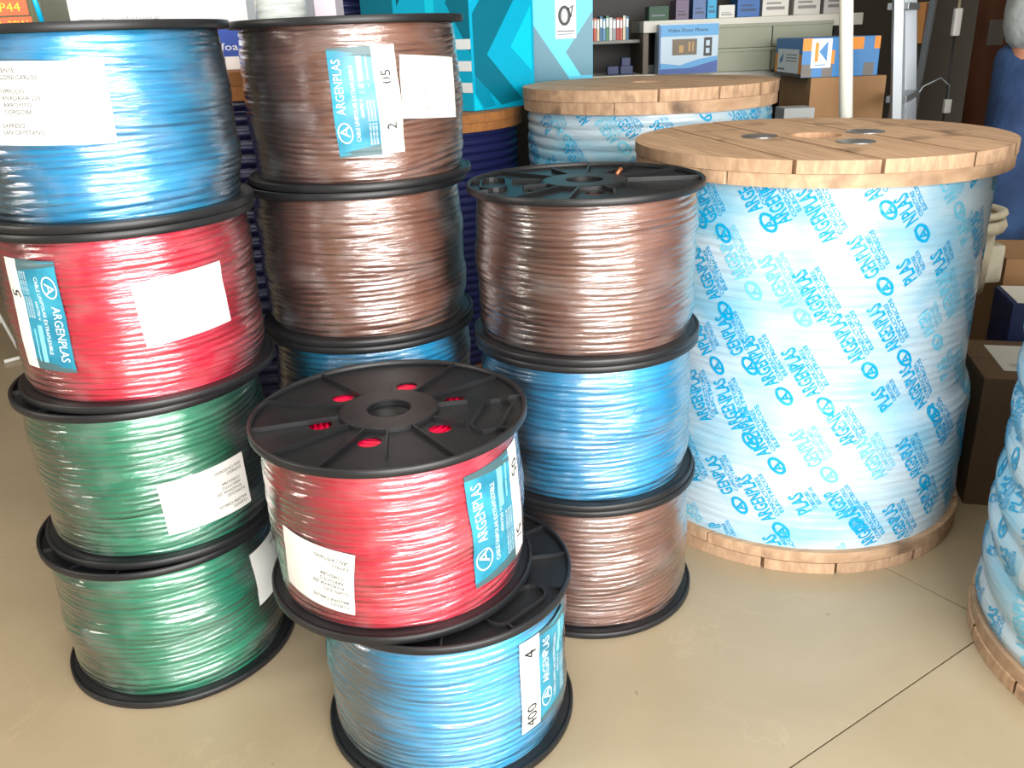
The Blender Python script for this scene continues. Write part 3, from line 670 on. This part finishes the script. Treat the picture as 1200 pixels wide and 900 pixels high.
# dark box of a lamp set on the top blue reel
carton('cream_box', (-.968, 2.02, .978), (.075, .12, .28), 0, mat('cream_card', srgb(214, 196, 164), .5), 'narrow cream box between the dark lamp box and the white box')
carton('cardboard_box', (-.90, 1.60, 0), (.135, .1, .95), 0, CARD, 'tall cardboard box hidden behind the left stack, under the lamp box')
o = carton('lamp_box', (-.90, 1.60, .9505), (.138, .1, .3), .0, mat('dark_olive_card', srgb(84, 88, 66), .5), 'dark box lettered IP44 at the top left behind the blue reel')
RO = mat('red_orange_print', srgb(228, 104, 70), .5)
face_flat('orange_panel', o, RO, fo, fx, [rect(.01, .116, .135, .160)]); face_flat('orange_panel', o, RO, fo, fx, [rect(.01, .119, .108, .132)])
face_flat('lettering', o, mat('yellow_print', srgb(250, 205, 70), .5), fo, fx, texts=[('IP44', .062, .141, .0135, dict(width=.042)), ('2x30W', .060, .1135, .0135, dict(width=.052))], off=.0012)
face_flat('grid_print', o, mat('olive_line_print', srgb(130, 130, 84), .5), fo, fx, [rect(.005 + .0097 * k, .0055 + .0097 * k, .01, .29) for k in range(13)], off=.0003)['kind'] = 'stuff'

# clear roll of film and small cartons on top of / behind the brown stack
o = root('film_roll', (-.385, 1.70, 4 * H), 'roll of clear stretch film standing on the top brown reel', 'film roll')
bm = bmesh.new(); lathe(bm, [(.043, .001), (.045, .004), (.0445, .05), (.046, .1), (.044, .17), (.022, .17), (.022, .001)], 40); bm_obj('film', bm, mat('layered_clear_film', srgb(205, 212, 208), .15, noise=(20, srgb(160, 168, 166), .4, .7), stretch=(1, 1, 6)), o, True)
bm = bmesh.new(); lathe(bm, [(.0215, 0), (.0215, .19), (.019, .19), (.019, 0)], 28); bm_obj('core', bm, CARD, o, True)
o = carton('small_carton', (-.405, 1.95, .978), (.075, .1, .24), .0, mat('pale_pink_card', srgb(214, 200, 214), .5), 'small pale pink box behind the film roll')
face_flat('side_print', o, mat('grey_print', srgb(130, 132, 140), .5), fo, fx, [rect(.0, .032, .0, .24)])

# ------------------------------------------------------------------ shelves and what stands on them
def shelf_unit():
    o = root('shelf_unit', (.30, 3.55, 0), 'long cream shelving along the back wall', 'shelving')
    for nm, a, z in (('shelf_board', (.25, 1.08), 1.032), ('shelf_board', (-.1, 1.08), .842), ('shelf_board', (-.1, 1.08), .40)):
        bm = bmesh.new(); bbox(bm, a[0], a[1], 0, .34, z - .022, z + .02, .003); bm_obj(nm, bm, SHELFM, o)
    bm = bmesh.new(); bbox(bm, -.1, .25, .08, .34, .976, .988, .001); bm_obj('shelf_board', bm, mat('grey_shelf_board', srgb(120, 120, 116), .5), o)
    bm = bmesh.new(); bbox(bm, -.1, 1.08, .342, .352, 0, 1.9); bm_obj('back_panel', bm, mat('dark_back_panel', srgb(64, 62, 62), .7), o)
    for x in (-.11, .5, 1.08):
        bm = bmesh.new(); bbox(bm, x, x + .02, .30, .342, 0, 1.9); bm_obj('upright', bm, mat('dark_upright', srgb(52, 52, 52), .6), o)
    for x in (.25,):
        bm = bmesh.new(); bbox(bm, x, x + .02, .0, .34, .862, 1.008); bm_obj('divider', bm, mat('brown_divider', srgb(96, 84, 72), .6), o)
    return o
shelf_unit()
# row of thin boxes on the short left shelf
names_ = ['grey-white', 'steel blue', 'red', 'green', 'cream', 'grey', 'light blue', 'orange-red']
ords = 'first second third fourth fifth sixth seventh eighth ninth tenth eleventh twelfth thirteenth fourteenth fifteenth'.split()
cols = [(200, 205, 205), (60, 110, 150), (170, 60, 55), (70, 130, 90), (210, 200, 170), (150, 150, 155), (90, 150, 190), (190, 90, 70)]
x = .325
for k in range(15):
    wd = random.uniform(.011, .0145); hh = random.uniform(.078, .09); c = cols[(k * 5 + 3) % 8]
    o = root('thin_packet', (x, 3.66, .988), '%s thin packet, %s from the left in the row on the short shelf' % (names_[(k * 5 + 3) % 8], ords[k]), 'packet', 'thin packets in the upright row')
    bm = bmesh.new(); bbox(bm, 0, wd - .0015, 0, .1, 0, hh, .001); bm_obj('sleeve', bm, mat('packet_%d_%d' % (c[0], c[1]), srgb(*c), .5), o)
    bm = bmesh.new(); bbox(bm, .0015, wd - .003, -.0008, .001, hh * .55, hh * .9); bm_obj('spine_label', bm, WHITEPRINT, o)
    x += wd
# boxed goods on the upper board
ub = [(.68, .05, .07, (96, 80, 110), 'small dull purple packet on the upper shelf'), (.745, .05, .09, (70, 100, 150), 'slate blue packet on the upper shelf'),
      (.80, .035, .1, (0, 150, 200), 'narrow bright blue packet on the upper shelf'), (.845, .06, .045, (205, 205, 200), 'low white packet left of the blue carton on the upper shelf'),
      (.915, .085, .1, (20, 90, 160), 'blue and white carton on the upper shelf'), (1.01, .10, .11, (205, 203, 196), 'white carton right of the blue carton on the upper shelf'),
      (1.13, .10, .11, (190, 188, 182), 'off-white carton second from the end of the upper shelf'), (1.245, .10, .11, (176, 174, 170), 'grey carton near the right end of the upper shelf')]
for x, wd, hh, c, lb in ub:
    o = carton('small_carton', (x, 3.60, 1.0525), (wd, .12, hh), 0, mat('carton_%d_%d_%d' % c, srgb(*c), .5), lb, 'box')
    face_flat('face_print', o, mat('print_%d_%d_%d' % c, srgb(*[max(0, int(v * .62)) for v in c]), .5), fo, fx, [rect(wd * .15, wd * .85, hh * .2, hh * .3), rect(wd * .15, wd * .7, hh * .38, hh * .44)])
# blister card hanging stock: dark green packet beside
o = carton('small_carton', (.575, 3.58, 1.0525), (.075, .1, .05), 0, mat('dark_green_card', srgb(44, 78, 60), .6), 'dark green packet at the left end of the upper shelf')
face_flat('face_print', o, INKGREY, fo, fx, [rect(.01, .06, .015, .02)])
# door phone box
o = carton('door_phone_box', (.60, 3.49, .8625), (.222, .1, .175), 0, mat('pale_blue_card', srgb(176, 198, 214), .45), 'blue and white box picturing a video door phone on the lower shelf')
face_flat('blue_print', o, mat('sky_blue_print', srgb(70, 150, 205), .45), fo, fx, [rect(.001, .221, .132, .172), [(.001, .001), (.221, .001), (.221, .06), (.15, .05), (.08, .03), (.001, .04)]])
face_flat('dark_blue_print', o, mat('deep_blue_print', srgb(20, 70, 150), .45), fo, fx, [[(.001, .001), (.221, .001), (.221, .045), (.12, .02), (.001, .018)], rect(.001, .006, .02, .17)], off=.001)
face_flat('lettering', o, INK, fo, fx, texts=[('Video Door Phone', .032, .147, .012, dict(width=.15))], off=.0012)
face_flat('screen_picture', o, mat('brown_photo_print', srgb(92, 76, 50), .45), fo, fx, [rect(.05, .142, .066, .122)], off=.0012)
face_flat('screen_glints', o, mat('amber_photo_print', srgb(170, 130, 70), .45), fo, fx, [rect(.075, .092, .075, .1), rect(.11, .118, .078, .112), rect(.124, .13, .078, .112)], off=.0018)
face_flat('door_station_picture', o, DARK, fo, fx, [rect(.168, .176, .06, .125), rect(.19, .198, .06, .125), rect(.176, .19, .115, .125), rect(.176, .19, .06, .07), rect(.176, .19, .088, .096)], off=.0012)
# crates
def crate(loc, sx, label, dz=0.082):
    o = root('storage_crate', loc, label, 'crate', 'grey-green crates on the lower shelf')
    bm = bmesh.new(); bbox(bm, 0, sx, 0, .22, 0, dz - .012, .003); bm_obj('body', bm, GREYCRATE, o)
    bm = bmesh.new(); bbox(bm, -.003, sx + .003, -.003, .223, dz - .0125, dz - .0005, .002); bm_obj('lid', bm, GREYCRATE, o)
crate((.825, 3.52, .8625), .205, 'grey-green crate under the top-left crate on the lower shelf'); crate((.825, 3.52, .945), .205, 'grey-green crate stacked beside the door phone box, upper one', .085)
crate((1.036, 3.53, .8625), .225, 'grey-green crate behind the orange and blue box, lower one'); crate((1.036, 3.53, .945), .225, 'grey-green crate behind the orange and blue box, upper one', .085)
# navy plastic pieces on the shelf
o = root('cable_clip_pack', (.42, 3.60, .8625), 'dark navy plastic fittings on the lower shelf', 'fittings')
for i, (x, z, q) in enumerate(((0, 0, .045), (.05, .0, .05), (.055, .03, .035), (.135, .0, .05))):
    bm = bmesh.new(); bbox(bm, x, x + q, 0, .05, z, z + .032, .004); bm_obj('fitting', bm, NAVYP if i != 3 else DARK, o)
# cardboard boxes right of the drum
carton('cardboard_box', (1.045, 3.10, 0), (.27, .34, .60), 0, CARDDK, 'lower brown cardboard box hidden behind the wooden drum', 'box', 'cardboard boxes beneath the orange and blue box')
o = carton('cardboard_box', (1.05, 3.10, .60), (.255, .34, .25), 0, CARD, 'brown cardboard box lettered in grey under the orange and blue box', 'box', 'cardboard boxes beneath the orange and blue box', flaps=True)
face_flat('lettering', o, mat('dark_grey_ink', srgb(92, 78, 66), .7), fo, fx, texts=[('TREX', .09, .02, .04, dict(width=.13))])
o = carton('printed_carton', (1.02, 3.12, .8505), (.26, .30, .125), 0, BLUEP, 'orange and blue checked box on the cardboard box')
sq = .0375
for q in (rect(0, .035, .085, .124), rect(.075, .11, .042, .085), rect(.145, .205, .085, .124), rect(.24, .26, .085, .124)): face_flat('check_print', o, ORANGEP, fo, fx, [q])
for q in (0, .07, .14, .21): face_flat('check_print', o, mat('grey_check_print', srgb(112, 108, 104), .5), fo, fx, [rect(q, q + .035, .001, .042)])
face_flat('white_panel', o, WHITEPRINT, fo, fx, [rect(.03, .098, .03, .122)], off=.001)
face_flat('letter_mark', o, ORANGEP, fo, fx, [rect(.042, .054, .05, .11)], off=.0016); face_flat('letter_mark', o, BLUEP, fo, fx, [[(.056, .082), (.084, .05), (.084, .114)], rect(.045, .08, .038, .041)], off=.0016)
sf = face_flat('side_panel_print', o, mat('dark_base_print', srgb(60, 58, 60), .5), (0, .30, 0), (0, -1, 0), [rect(0, .3, 0, .012)]); face_flat('side_panel_print', o, ORANGEP, (0, .30, 0), (0, -1, 0), [rect(0, .3, .012, .075)], off=.0004)
st = face_flat('sticker', o, WHITEPRINT, (0, .30, 0), (0, -1, 0), [rect(.03, .27, .012, .09)], off=.001)
face_flat('lettering', st, INKGREY, (0, .30, 0), (0, -1, 0), [rect(.13, .25, .05 + .01 * k, .053 + .01 * k) for k in range(3)] + [rect(.04, .12, .02, .026)], off=.0016)
face_flat('bird_mark', st, BLUEP, (0, .30, 0), (0, -1, 0), [[(.06, .04), (.09, .05), (.1, .08), (.085, .07), (.06, .055)]], off=.0016)
o = carton('small_carton', (.93, 2.98, 0), (.10, .10, .765), 0, mat('pale_grey_card', srgb(168, 172, 172), .6), 'slim pale grey box between the two wrapped drums')
face_flat('face_print', o, INKGREY, fo, fx, [rect(.03, .08, .73, .735), rect(.03, .07, .72, .724)])

# ------------------------------------------------------------------ pole, ladder, tubes, cord
o = root('white_pole', (.955, 2.30, 0), 'slim white pole rising behind the big wooden drum', 'pole')
bm = bmesh.new(); tube(bm, [(0, 0, .012), (-.17, 0, 1.7), (-.28, 0, 2.78)], .0165, 16); bm_obj('tube', bm, mat('white_pole_paint', srgb(236, 236, 226), .4), o, True)
bm = bmesh.new(); lathe(bm, [(.05, 0), (.05, .008), (.02, .014), (0.0001, .014)], 24, closed=False); bm_obj('foot_plate', bm, WHITE, o)
o = root('step_ladder', (1.30, 2.9, 0), 'aluminium step ladder leaning between shelf and brown tubes', 'ladder')
def bar(parent, nm, p, q, w1, w2, mt):
    bm = bmesh.new(); p, q = Vector(p), Vector(q); d = q - p; bbox(bm, -w1 / 2, w1 / 2, -w2 / 2, w2 / 2, 0, d.length, .002)
    bmesh.ops.transform(bm, matrix=Matrix.Translation(p) @ d.to_track_quat('Z', 'Y').to_matrix().to_4x4(), verts=bm.verts[:]); return bm_obj(nm, bm, mt, parent)
LR = ((.02, -.05, 0), (-.135, -.05, 1.5)); RR = ((.19, .2, 0), (-.0, .2, 1.5))
bar(o, 'rail', *LR, .018, .03, ALU); bar(o, 'rail', *RR, .02, .04, ALU)
bar(o, 'rear_leg', (.05, .33, 0), (.10, .24, 1.45), .018, .018, ALU); bar(o, 'rear_leg', (.13, .33, 0), (.18, .26, 1.45), .018, .018, ALU)
bar(o, 'channel', (.06, -.02, .0), (-.065, -.02, 1.04), .028, .016, mat('grey_channel', srgb(104, 108, 116), .5))
for z in (.25, .52, .79, 1.06, 1.33):
    t = z / 1.5; p = Vector(LR[0]).lerp(Vector(LR[1]), t); q = Vector(RR[0]).lerp(Vector(RR[1]), t); bar(o, 'step', p, q, .06, .02, ALU)
for x, y, hh, lb in ((1.70, 3.2, 1.6, 'brown cardboard tube with a white sticker, left one of the pair'), (1.845, 3.2, 1.45, 'brown cardboard tube nearer the person, right one of the pair')):
    o = root('cardboard_tube', (x, y, 0), lb, 'tube', 'brown cardboard tubes')
    bm = bmesh.new(); lathe(bm, [(.06, 0), (.06, hh), (.052, hh), (.052, 0)], 32); bm_obj('tube_wall', bm, mat('rust_brown_card', srgb(96, 52, 24), .7), o, True)
    bm = bmesh.new(); lathe(bm, [(.0615, hh - .012), (.0615, hh + .002), (.05, hh + .002), (.05, hh - .012)], 32); bm_obj('rim', bm, CARDDK, o, True)
    if x < 1.8:
        V = []; F = []
        for k in range(7):
            a = math.radians(-135 + 8 * k)
            for z in (.93, 1.01): V.append((.0612 * math.cos(a), .0612 * math.sin(a), z))
        for k in range(6): F.append((2 * k, 2 * k + 2, 2 * k + 3, 2 * k + 1))
        me = bpy.data.meshes.new('sticker'); me.from_pydata(V, [], F); link('sticker', me, o, mat('grey_sticker', srgb(120, 116, 112), .6))
o = root('hanging_cord', (1.53, 3.1, .72), 'thin cord with inline switch hanging before the brown tubes', 'cord')
bm = bmesh.new(); tube(bm, [(-.02, 0, 1.1), (-.018, 0, .6), (-.012, 0, .33)], .0045, 8); bm_obj('upper_cord', bm, mat('cream_cord', srgb(190, 178, 150), .5), o, True)
bm = bmesh.new(); bbox(bm, -.026, -.002, -.012, .008, .245, .33, .005); bm_obj('inline_switch', bm, WHITE, o)
bm = bmesh.new(); tube(bm, [(-.014, 0, .245), (-.012, 0, .1), (-.01, 0, -.65)], .0035, 8); bm_obj('lower_cord', bm, DARK, o, True)
bm = bmesh.new(); bbox(bm, -.022, .0, -.02, -.002, .0, .045, .004); bm_obj('plug', bm, WHITE, o)
bm = bmesh.new(); tube(bm, [(-.011, -.01, .044), (-.012, -.01, .09), (-.045, -.01, .115), (-.1, -.01, .09), (-.16, -.01, .0), (-.2, -.01, -.2)], .003, 8); bm_obj('looped_cord', bm, ALU, o, True)
# orange cards behind the ladder
for x0, x1, z0, z1, c, lb in ((1.735, 1.80, .925, 1.085, (206, 146, 84), 'orange card hung on the back wall behind the ladder, upper one'), (1.765, 1.79, .70, .82, (180, 120, 70), 'narrow orange strip hung on the back wall behind the ladder, lower one')):
    o = root('hanging_card', (x0, 3.93, z0), lb, 'card'); bm = bmesh.new(); bbox(bm, 0, x1 - x0, 0, .018, 0, z1 - z0, .002); bm_obj('card', bm, mat('card_%d' % c[0], srgb(*c), .6), o)
    bm = bmesh.new(); bbox(bm, (x1 - x0) * .8, x1 - x0 + .001, -.002, .0, .004, z1 - z0 - .004); bm_obj('dark_edge', bm, mat('brown_edge', srgb(120, 74, 40), .6), o)
# ------------------------------------------------------------------ bucket, can and boxes at right
o = root('paint_can', (1.14, 2.24, 0), 'yellow, black and blue striped can under the dirty pail', 'can')
bm = bmesh.new(); lathe(bm, [(.0001, 0), (.085, 0), (.085, .355), (.0001, .355)], 40, closed=False); bm_obj('body', bm, mat('navy_can', srgb(30, 60, 120), .4), o, True).data.shade_flat()
for z0, z1, c in ((.33, .358, (28, 28, 30)), (.295, .33, (190, 160, 30)), (.265, .295, (30, 30, 34)), (.2, .235, (170, 60, 40))):
    bm = bmesh.new(); lathe(bm, [(.0858, z0), (.0866, z1), (.084, z1), (.084, z0)], 40); bm_obj('band', bm, mat('band_%d' % c[0], srgb(*c), .45), o, True)
o = root('pail', (1.16, 2.225, .36), 'dirty off-white plastic pail standing on the striped can', 'bucket')
pm = mat('dirty_white_plastic', srgb(196, 190, 170), .55, noise=(14, srgb(140, 130, 108), .5, .75))
bm = bmesh.new(); lathe(bm, [(.0001, 0), (.088, 0), (.098, .2), (.094, .2), (.084, .006), (.0001, .006)], 48, closed=False); bm_obj('body', bm, pm, o, True)
bm = bmesh.new(); lathe(bm, [(.0975, .196), (.112, .196), (.116, .202), (.113, .21), (.104, .212), (.093, .208), (.092, .198)], 48); bm_obj('rim', bm, pm, o, True)
bm = bmesh.new(); lathe(bm, [(.096, .155), (.112, .158), (.118, .172), (.113, .188), (.097, .19)], 48); bm_obj('collar', bm, pm, o, True)
bm = bmesh.new(); bbox(bm, .03, .115, -.05, .05, .02, .12, .012); bm_obj('side_lug', bm, pm, o)
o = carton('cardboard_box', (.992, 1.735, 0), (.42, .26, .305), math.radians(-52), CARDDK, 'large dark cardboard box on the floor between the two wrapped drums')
o.rotation_euler = (0, 0, math.radians(-14)); o.location = (1.01, 1.72, 0)
bm = bmesh.new(); bbox(bm, .05, .30, .05, .22, .3055, .3065); p = bm_obj('paper_sheet', bm, PAPER, None); p.location = (0, 0, 0)
p.location = (1.01, 1.72, .0); p.rotation_euler = (0, 0, math.radians(-14)); tag(p, 'white printed sheet lying on the dark cardboard box', 'paper')
face_flat('lettering', p, INK, (.05, .05, .3067), (1, 0, 0), [rect(.02, .09, .03, .032), rect(.02, .07, .04, .042)] + [[(.1 + .018 * math.cos(k * .7), .09 + .018 * math.sin(k * .7)) for k in range(9)]], off=.0003, uz=(0, 1, 0))
o = carton('navy_box', (1.20, 1.98, 0), (.34, .16, .385), math.radians(-14), NAVYP, 'navy box topped with a white sheet behind the cardboard box')
bm = bmesh.new(); bbox(bm, 0.01, .335, 0.005, .155, .386, .3875); p = bm_obj('paper_sheet', bm, PAPER); p.location = (1.20, 1.98, 0); p.rotation_euler = (0, 0, math.radians(-14)); tag(p, 'white sheet lying on the navy box', 'paper')
o = carton('cardboard_box', (1.33, 2.26, 0), (.45, .24, .42), math.radians(-14), CARD, 'brown cardboard box in front of the person in jeans')

# white wire rack at the far left
o = root('wire_rack', (-1.95, 2.95, 0), 'thin white wire display rack on the floor at far left', 'rack')
for p in ([(.18, .05, .008), (.1, .05, .3), (-.0, .05, .95)], [(-.25, .05, .008), (-.2, .05, .3), (-.1, .05, .95)]):
    bm = bmesh.new(); tube(bm, p, .006, 8); bm_obj('leg', bm, WHITE, o, True)
bm = bmesh.new(); tube(bm, [(.14, -.0, .007), (.19, .05, .007), (.19, .16, .007)], .007, 8); bm_obj('foot', bm, WHITE, o, True)
for z in (.14, .3, .46, .62, .78): bm = bmesh.new(); t = z / .95; tube(bm, [(.16 - .16 * t, .05, z), (-.24 + .14 * t, .05, z)], .004, 8); bm_obj('cross_wire', bm, WHITE, o, True)

# ------------------------------------------------------------------ person in jeans at the right edge
JEANS = mat('blue_denim', srgb(28, 52, 90), .85, noise=(5, srgb(52, 84, 128), .45, .7), bump=(22, .6, .01))
SHIRT = mat('pale_grey_shirt_cloth', srgb(172, 178, 178), .85, bump=(14, .8, .014))
SKIN = mat('skin', srgb(190, 132, 104), .5)
HAIR = mat('dark_hair', srgb(40, 30, 24), .7)
def skin_obj(name, verts, edges, radii, mt, parent, lv=2, rootv=0):
    me = bpy.data.meshes.new(name); me.from_pydata(verts, edges, []); me.update(); o = link(name, me, parent, mt)
    md = o.modifiers.new('skin', 'SKIN'); md.use_smooth_shade = True
    for i, r in enumerate(radii):
        sv = me.skin_vertices[0].data[i]; sv.radius = r if isinstance(r, tuple) else (r, r); sv.use_root = i == rootv
    s = o.modifiers.new('sub', 'SUBSURF'); s.levels = lv; s.render_levels = lv; return o
P = root('person', (1.66, 2.72, 0), 'standing person in blue jeans and pale grey shirt, cut off at right edge', 'person', rz=math.radians(-10))
# body: one continuous skin (torso, neck, head, arms)
bv = [(0, 0, .98), (0, 0, 1.12), (0, -.01, 1.28), (0, -.01, 1.42), (0, -.01, 1.50), (0, -.02, 1.58), (0, -.03, 1.66), (0, -.02, 1.72),
      (-.17, -.01, 1.41), (-.22, -.02, 1.22), (-.225, -.10, 1.17), (-.05, -.26, 1.20),
      (.17, -.01, 1.41), (.22, -.02, 1.22), (.235, -.05, 1.10), (.235, -.10, .94),
      (-.09, 0, .88), (-.10, -.01, .50), (-.105, .01, .1), (.09, 0, .88), (.10, -.01, .50), (.105, .01, .1), (-.11, -.09, .045), (.12, -.09, .045)]
be = [(0, 1), (1, 2), (2, 3), (3, 4), (4, 5), (5, 6), (6, 7), (3, 8), (8, 9), (9, 10), (10, 11), (3, 12), (12, 13), (13, 14), (14, 15), (0, 16), (16, 17), (17, 18), (0, 19), (19, 20), (20, 21), (18, 22), (21, 23)]
br = [(.11, .08), (.12, .09), (.15, .105), (.13, .09), .052, (.06, .065), (.075, .09), (.05, .06), .058, .045, .037, .027, .058, .045, .037, .027, .07, .055, .04, .07, .055, .04, .035, .035]
skin_obj('body', bv, be, br, SKIN, P)
jv = [(0, 0, .99), (0, 0, .92), (-.092, 0, .84), (-.10, -.012, .50), (-.105, .01, .07), (.092, 0, .84), (.10, -.012, .50), (.105, .01, .07)]
skin_obj('jeans', jv, [(0, 1), (1, 2), (2, 3), (3, 4), (1, 5), (5, 6), (6, 7)], [(.165, .12), (.165, .125), (.105, .11), (.085, .088), (.075, .075), (.105, .11), (.085, .088), (.075, .075)], JEANS, P)
sv = [(0, 0, .87), (0, 0, 1.1), (0, -.01, 1.28), (0, -.01, 1.44), (-.17, -.01, 1.42), (-.215, -.02, 1.25), (.17, -.01, 1.42), (.215, -.02, 1.25), (-.225, -.10, 1.17), (-.09, -.235, 1.195), (.232, -.045, 1.11)]
skin_obj('shirt', sv, [(0, 1), (1, 2), (2, 3), (3, 4), (4, 5), (3, 6), (6, 7), (5, 8), (8, 9), (7, 10)], [(.215, .15), (.185, .135), (.165, .12), (.12, .09), .075, .065, .075, .065, .056, .045, .055], SHIRT, P)
for s in (-1, 1):
    bm = bmesh.new(); bbox(bm, s * .11 - .045, s * .11 + .045, -.18, .08, 0, .07, .02); bm_obj('shoe', bm, DARK, P, True)
    hx, hy, hz = (-.05, -.26, 1.20) if s < 0 else (.235, -.10, .94)
    V = [(hx, hy, hz), (hx, hy - .03, hz - .05)]; E = [(0, 1)]; Rr = [(.022, .03), (.014, .036)]
    for f_, (dy, ln) in enumerate(((-.034, .064), (-.012, .076), (.01, .07), (.03, .055))):
        b = len(V); V += [(hx + s * .0, hy - .03 + dy, hz - .07), (hx - s * .006, hy - .04 + dy, hz - .07 - ln * .55), (hx - s * .02, hy - .045 + dy, hz - .07 - ln)]
        E += [(1, b), (b, b + 1), (b + 1, b + 2)]; Rr += [.0095, .0088, .0075]
    b = len(V); V += [(hx - s * .012, hy - .055, hz - .03), (hx - s * .025, hy - .08, hz - .065), (hx - s * .03, hy - .085, hz - .09)]; E += [(0, b), (b, b + 1), (b + 1, b + 2)]; Rr += [.012, .010, .0085]
    skin_obj('hand', V, E, Rr, SKIN, P, 1)
bm = bmesh.new(); bmesh.ops.create_uvsphere(bm, u_segments=24, v_segments=16, radius=1)
for v in list(bm.verts):
    if v.co.z < -.15 and v.co.y < .2: bm.verts.remove(v)
for v in bm.verts: v.co = Vector((v.co.x * .088, v.co.y * .105 + .0, v.co.z * .1 + 1.68))
bm_obj('hair', bm, HAIR, P, True)
for s in (-1, 1):
    bm = bmesh.new(); bmesh.ops.create_uvsphere(bm, u_segments=12, v_segments=8, radius=.011, matrix=Matrix.Translation((s * .03, -.108, 1.655))); bm_obj('eye', bm, WHITE, P, True)
    bm = bmesh.new(); bmesh.ops.create_uvsphere(bm, u_segments=12, v_segments=8, radius=.022, matrix=Matrix.Translation((s * .078, -.02, 1.645)) @ Matrix.Diagonal((.35, .7, 1.2, 1))); bm_obj('ear', bm, SKIN, P, True)
bm = bmesh.new(); tube(bm, [(0, -.115, 1.655), (0, -.128, 1.63), (0, -.112, 1.615)], [.007, .013, .009], 10); bm_obj('nose', bm, SKIN, P, True)
bm = bmesh.new(); tube(bm, [(-.024, -.108, 1.592), (0, -.116, 1.594), (.024, -.108, 1.592)], [.003, .006, .003], 8); bm_obj('mouth', bm, mat('lips', srgb(160, 90, 80), .5), P, True)
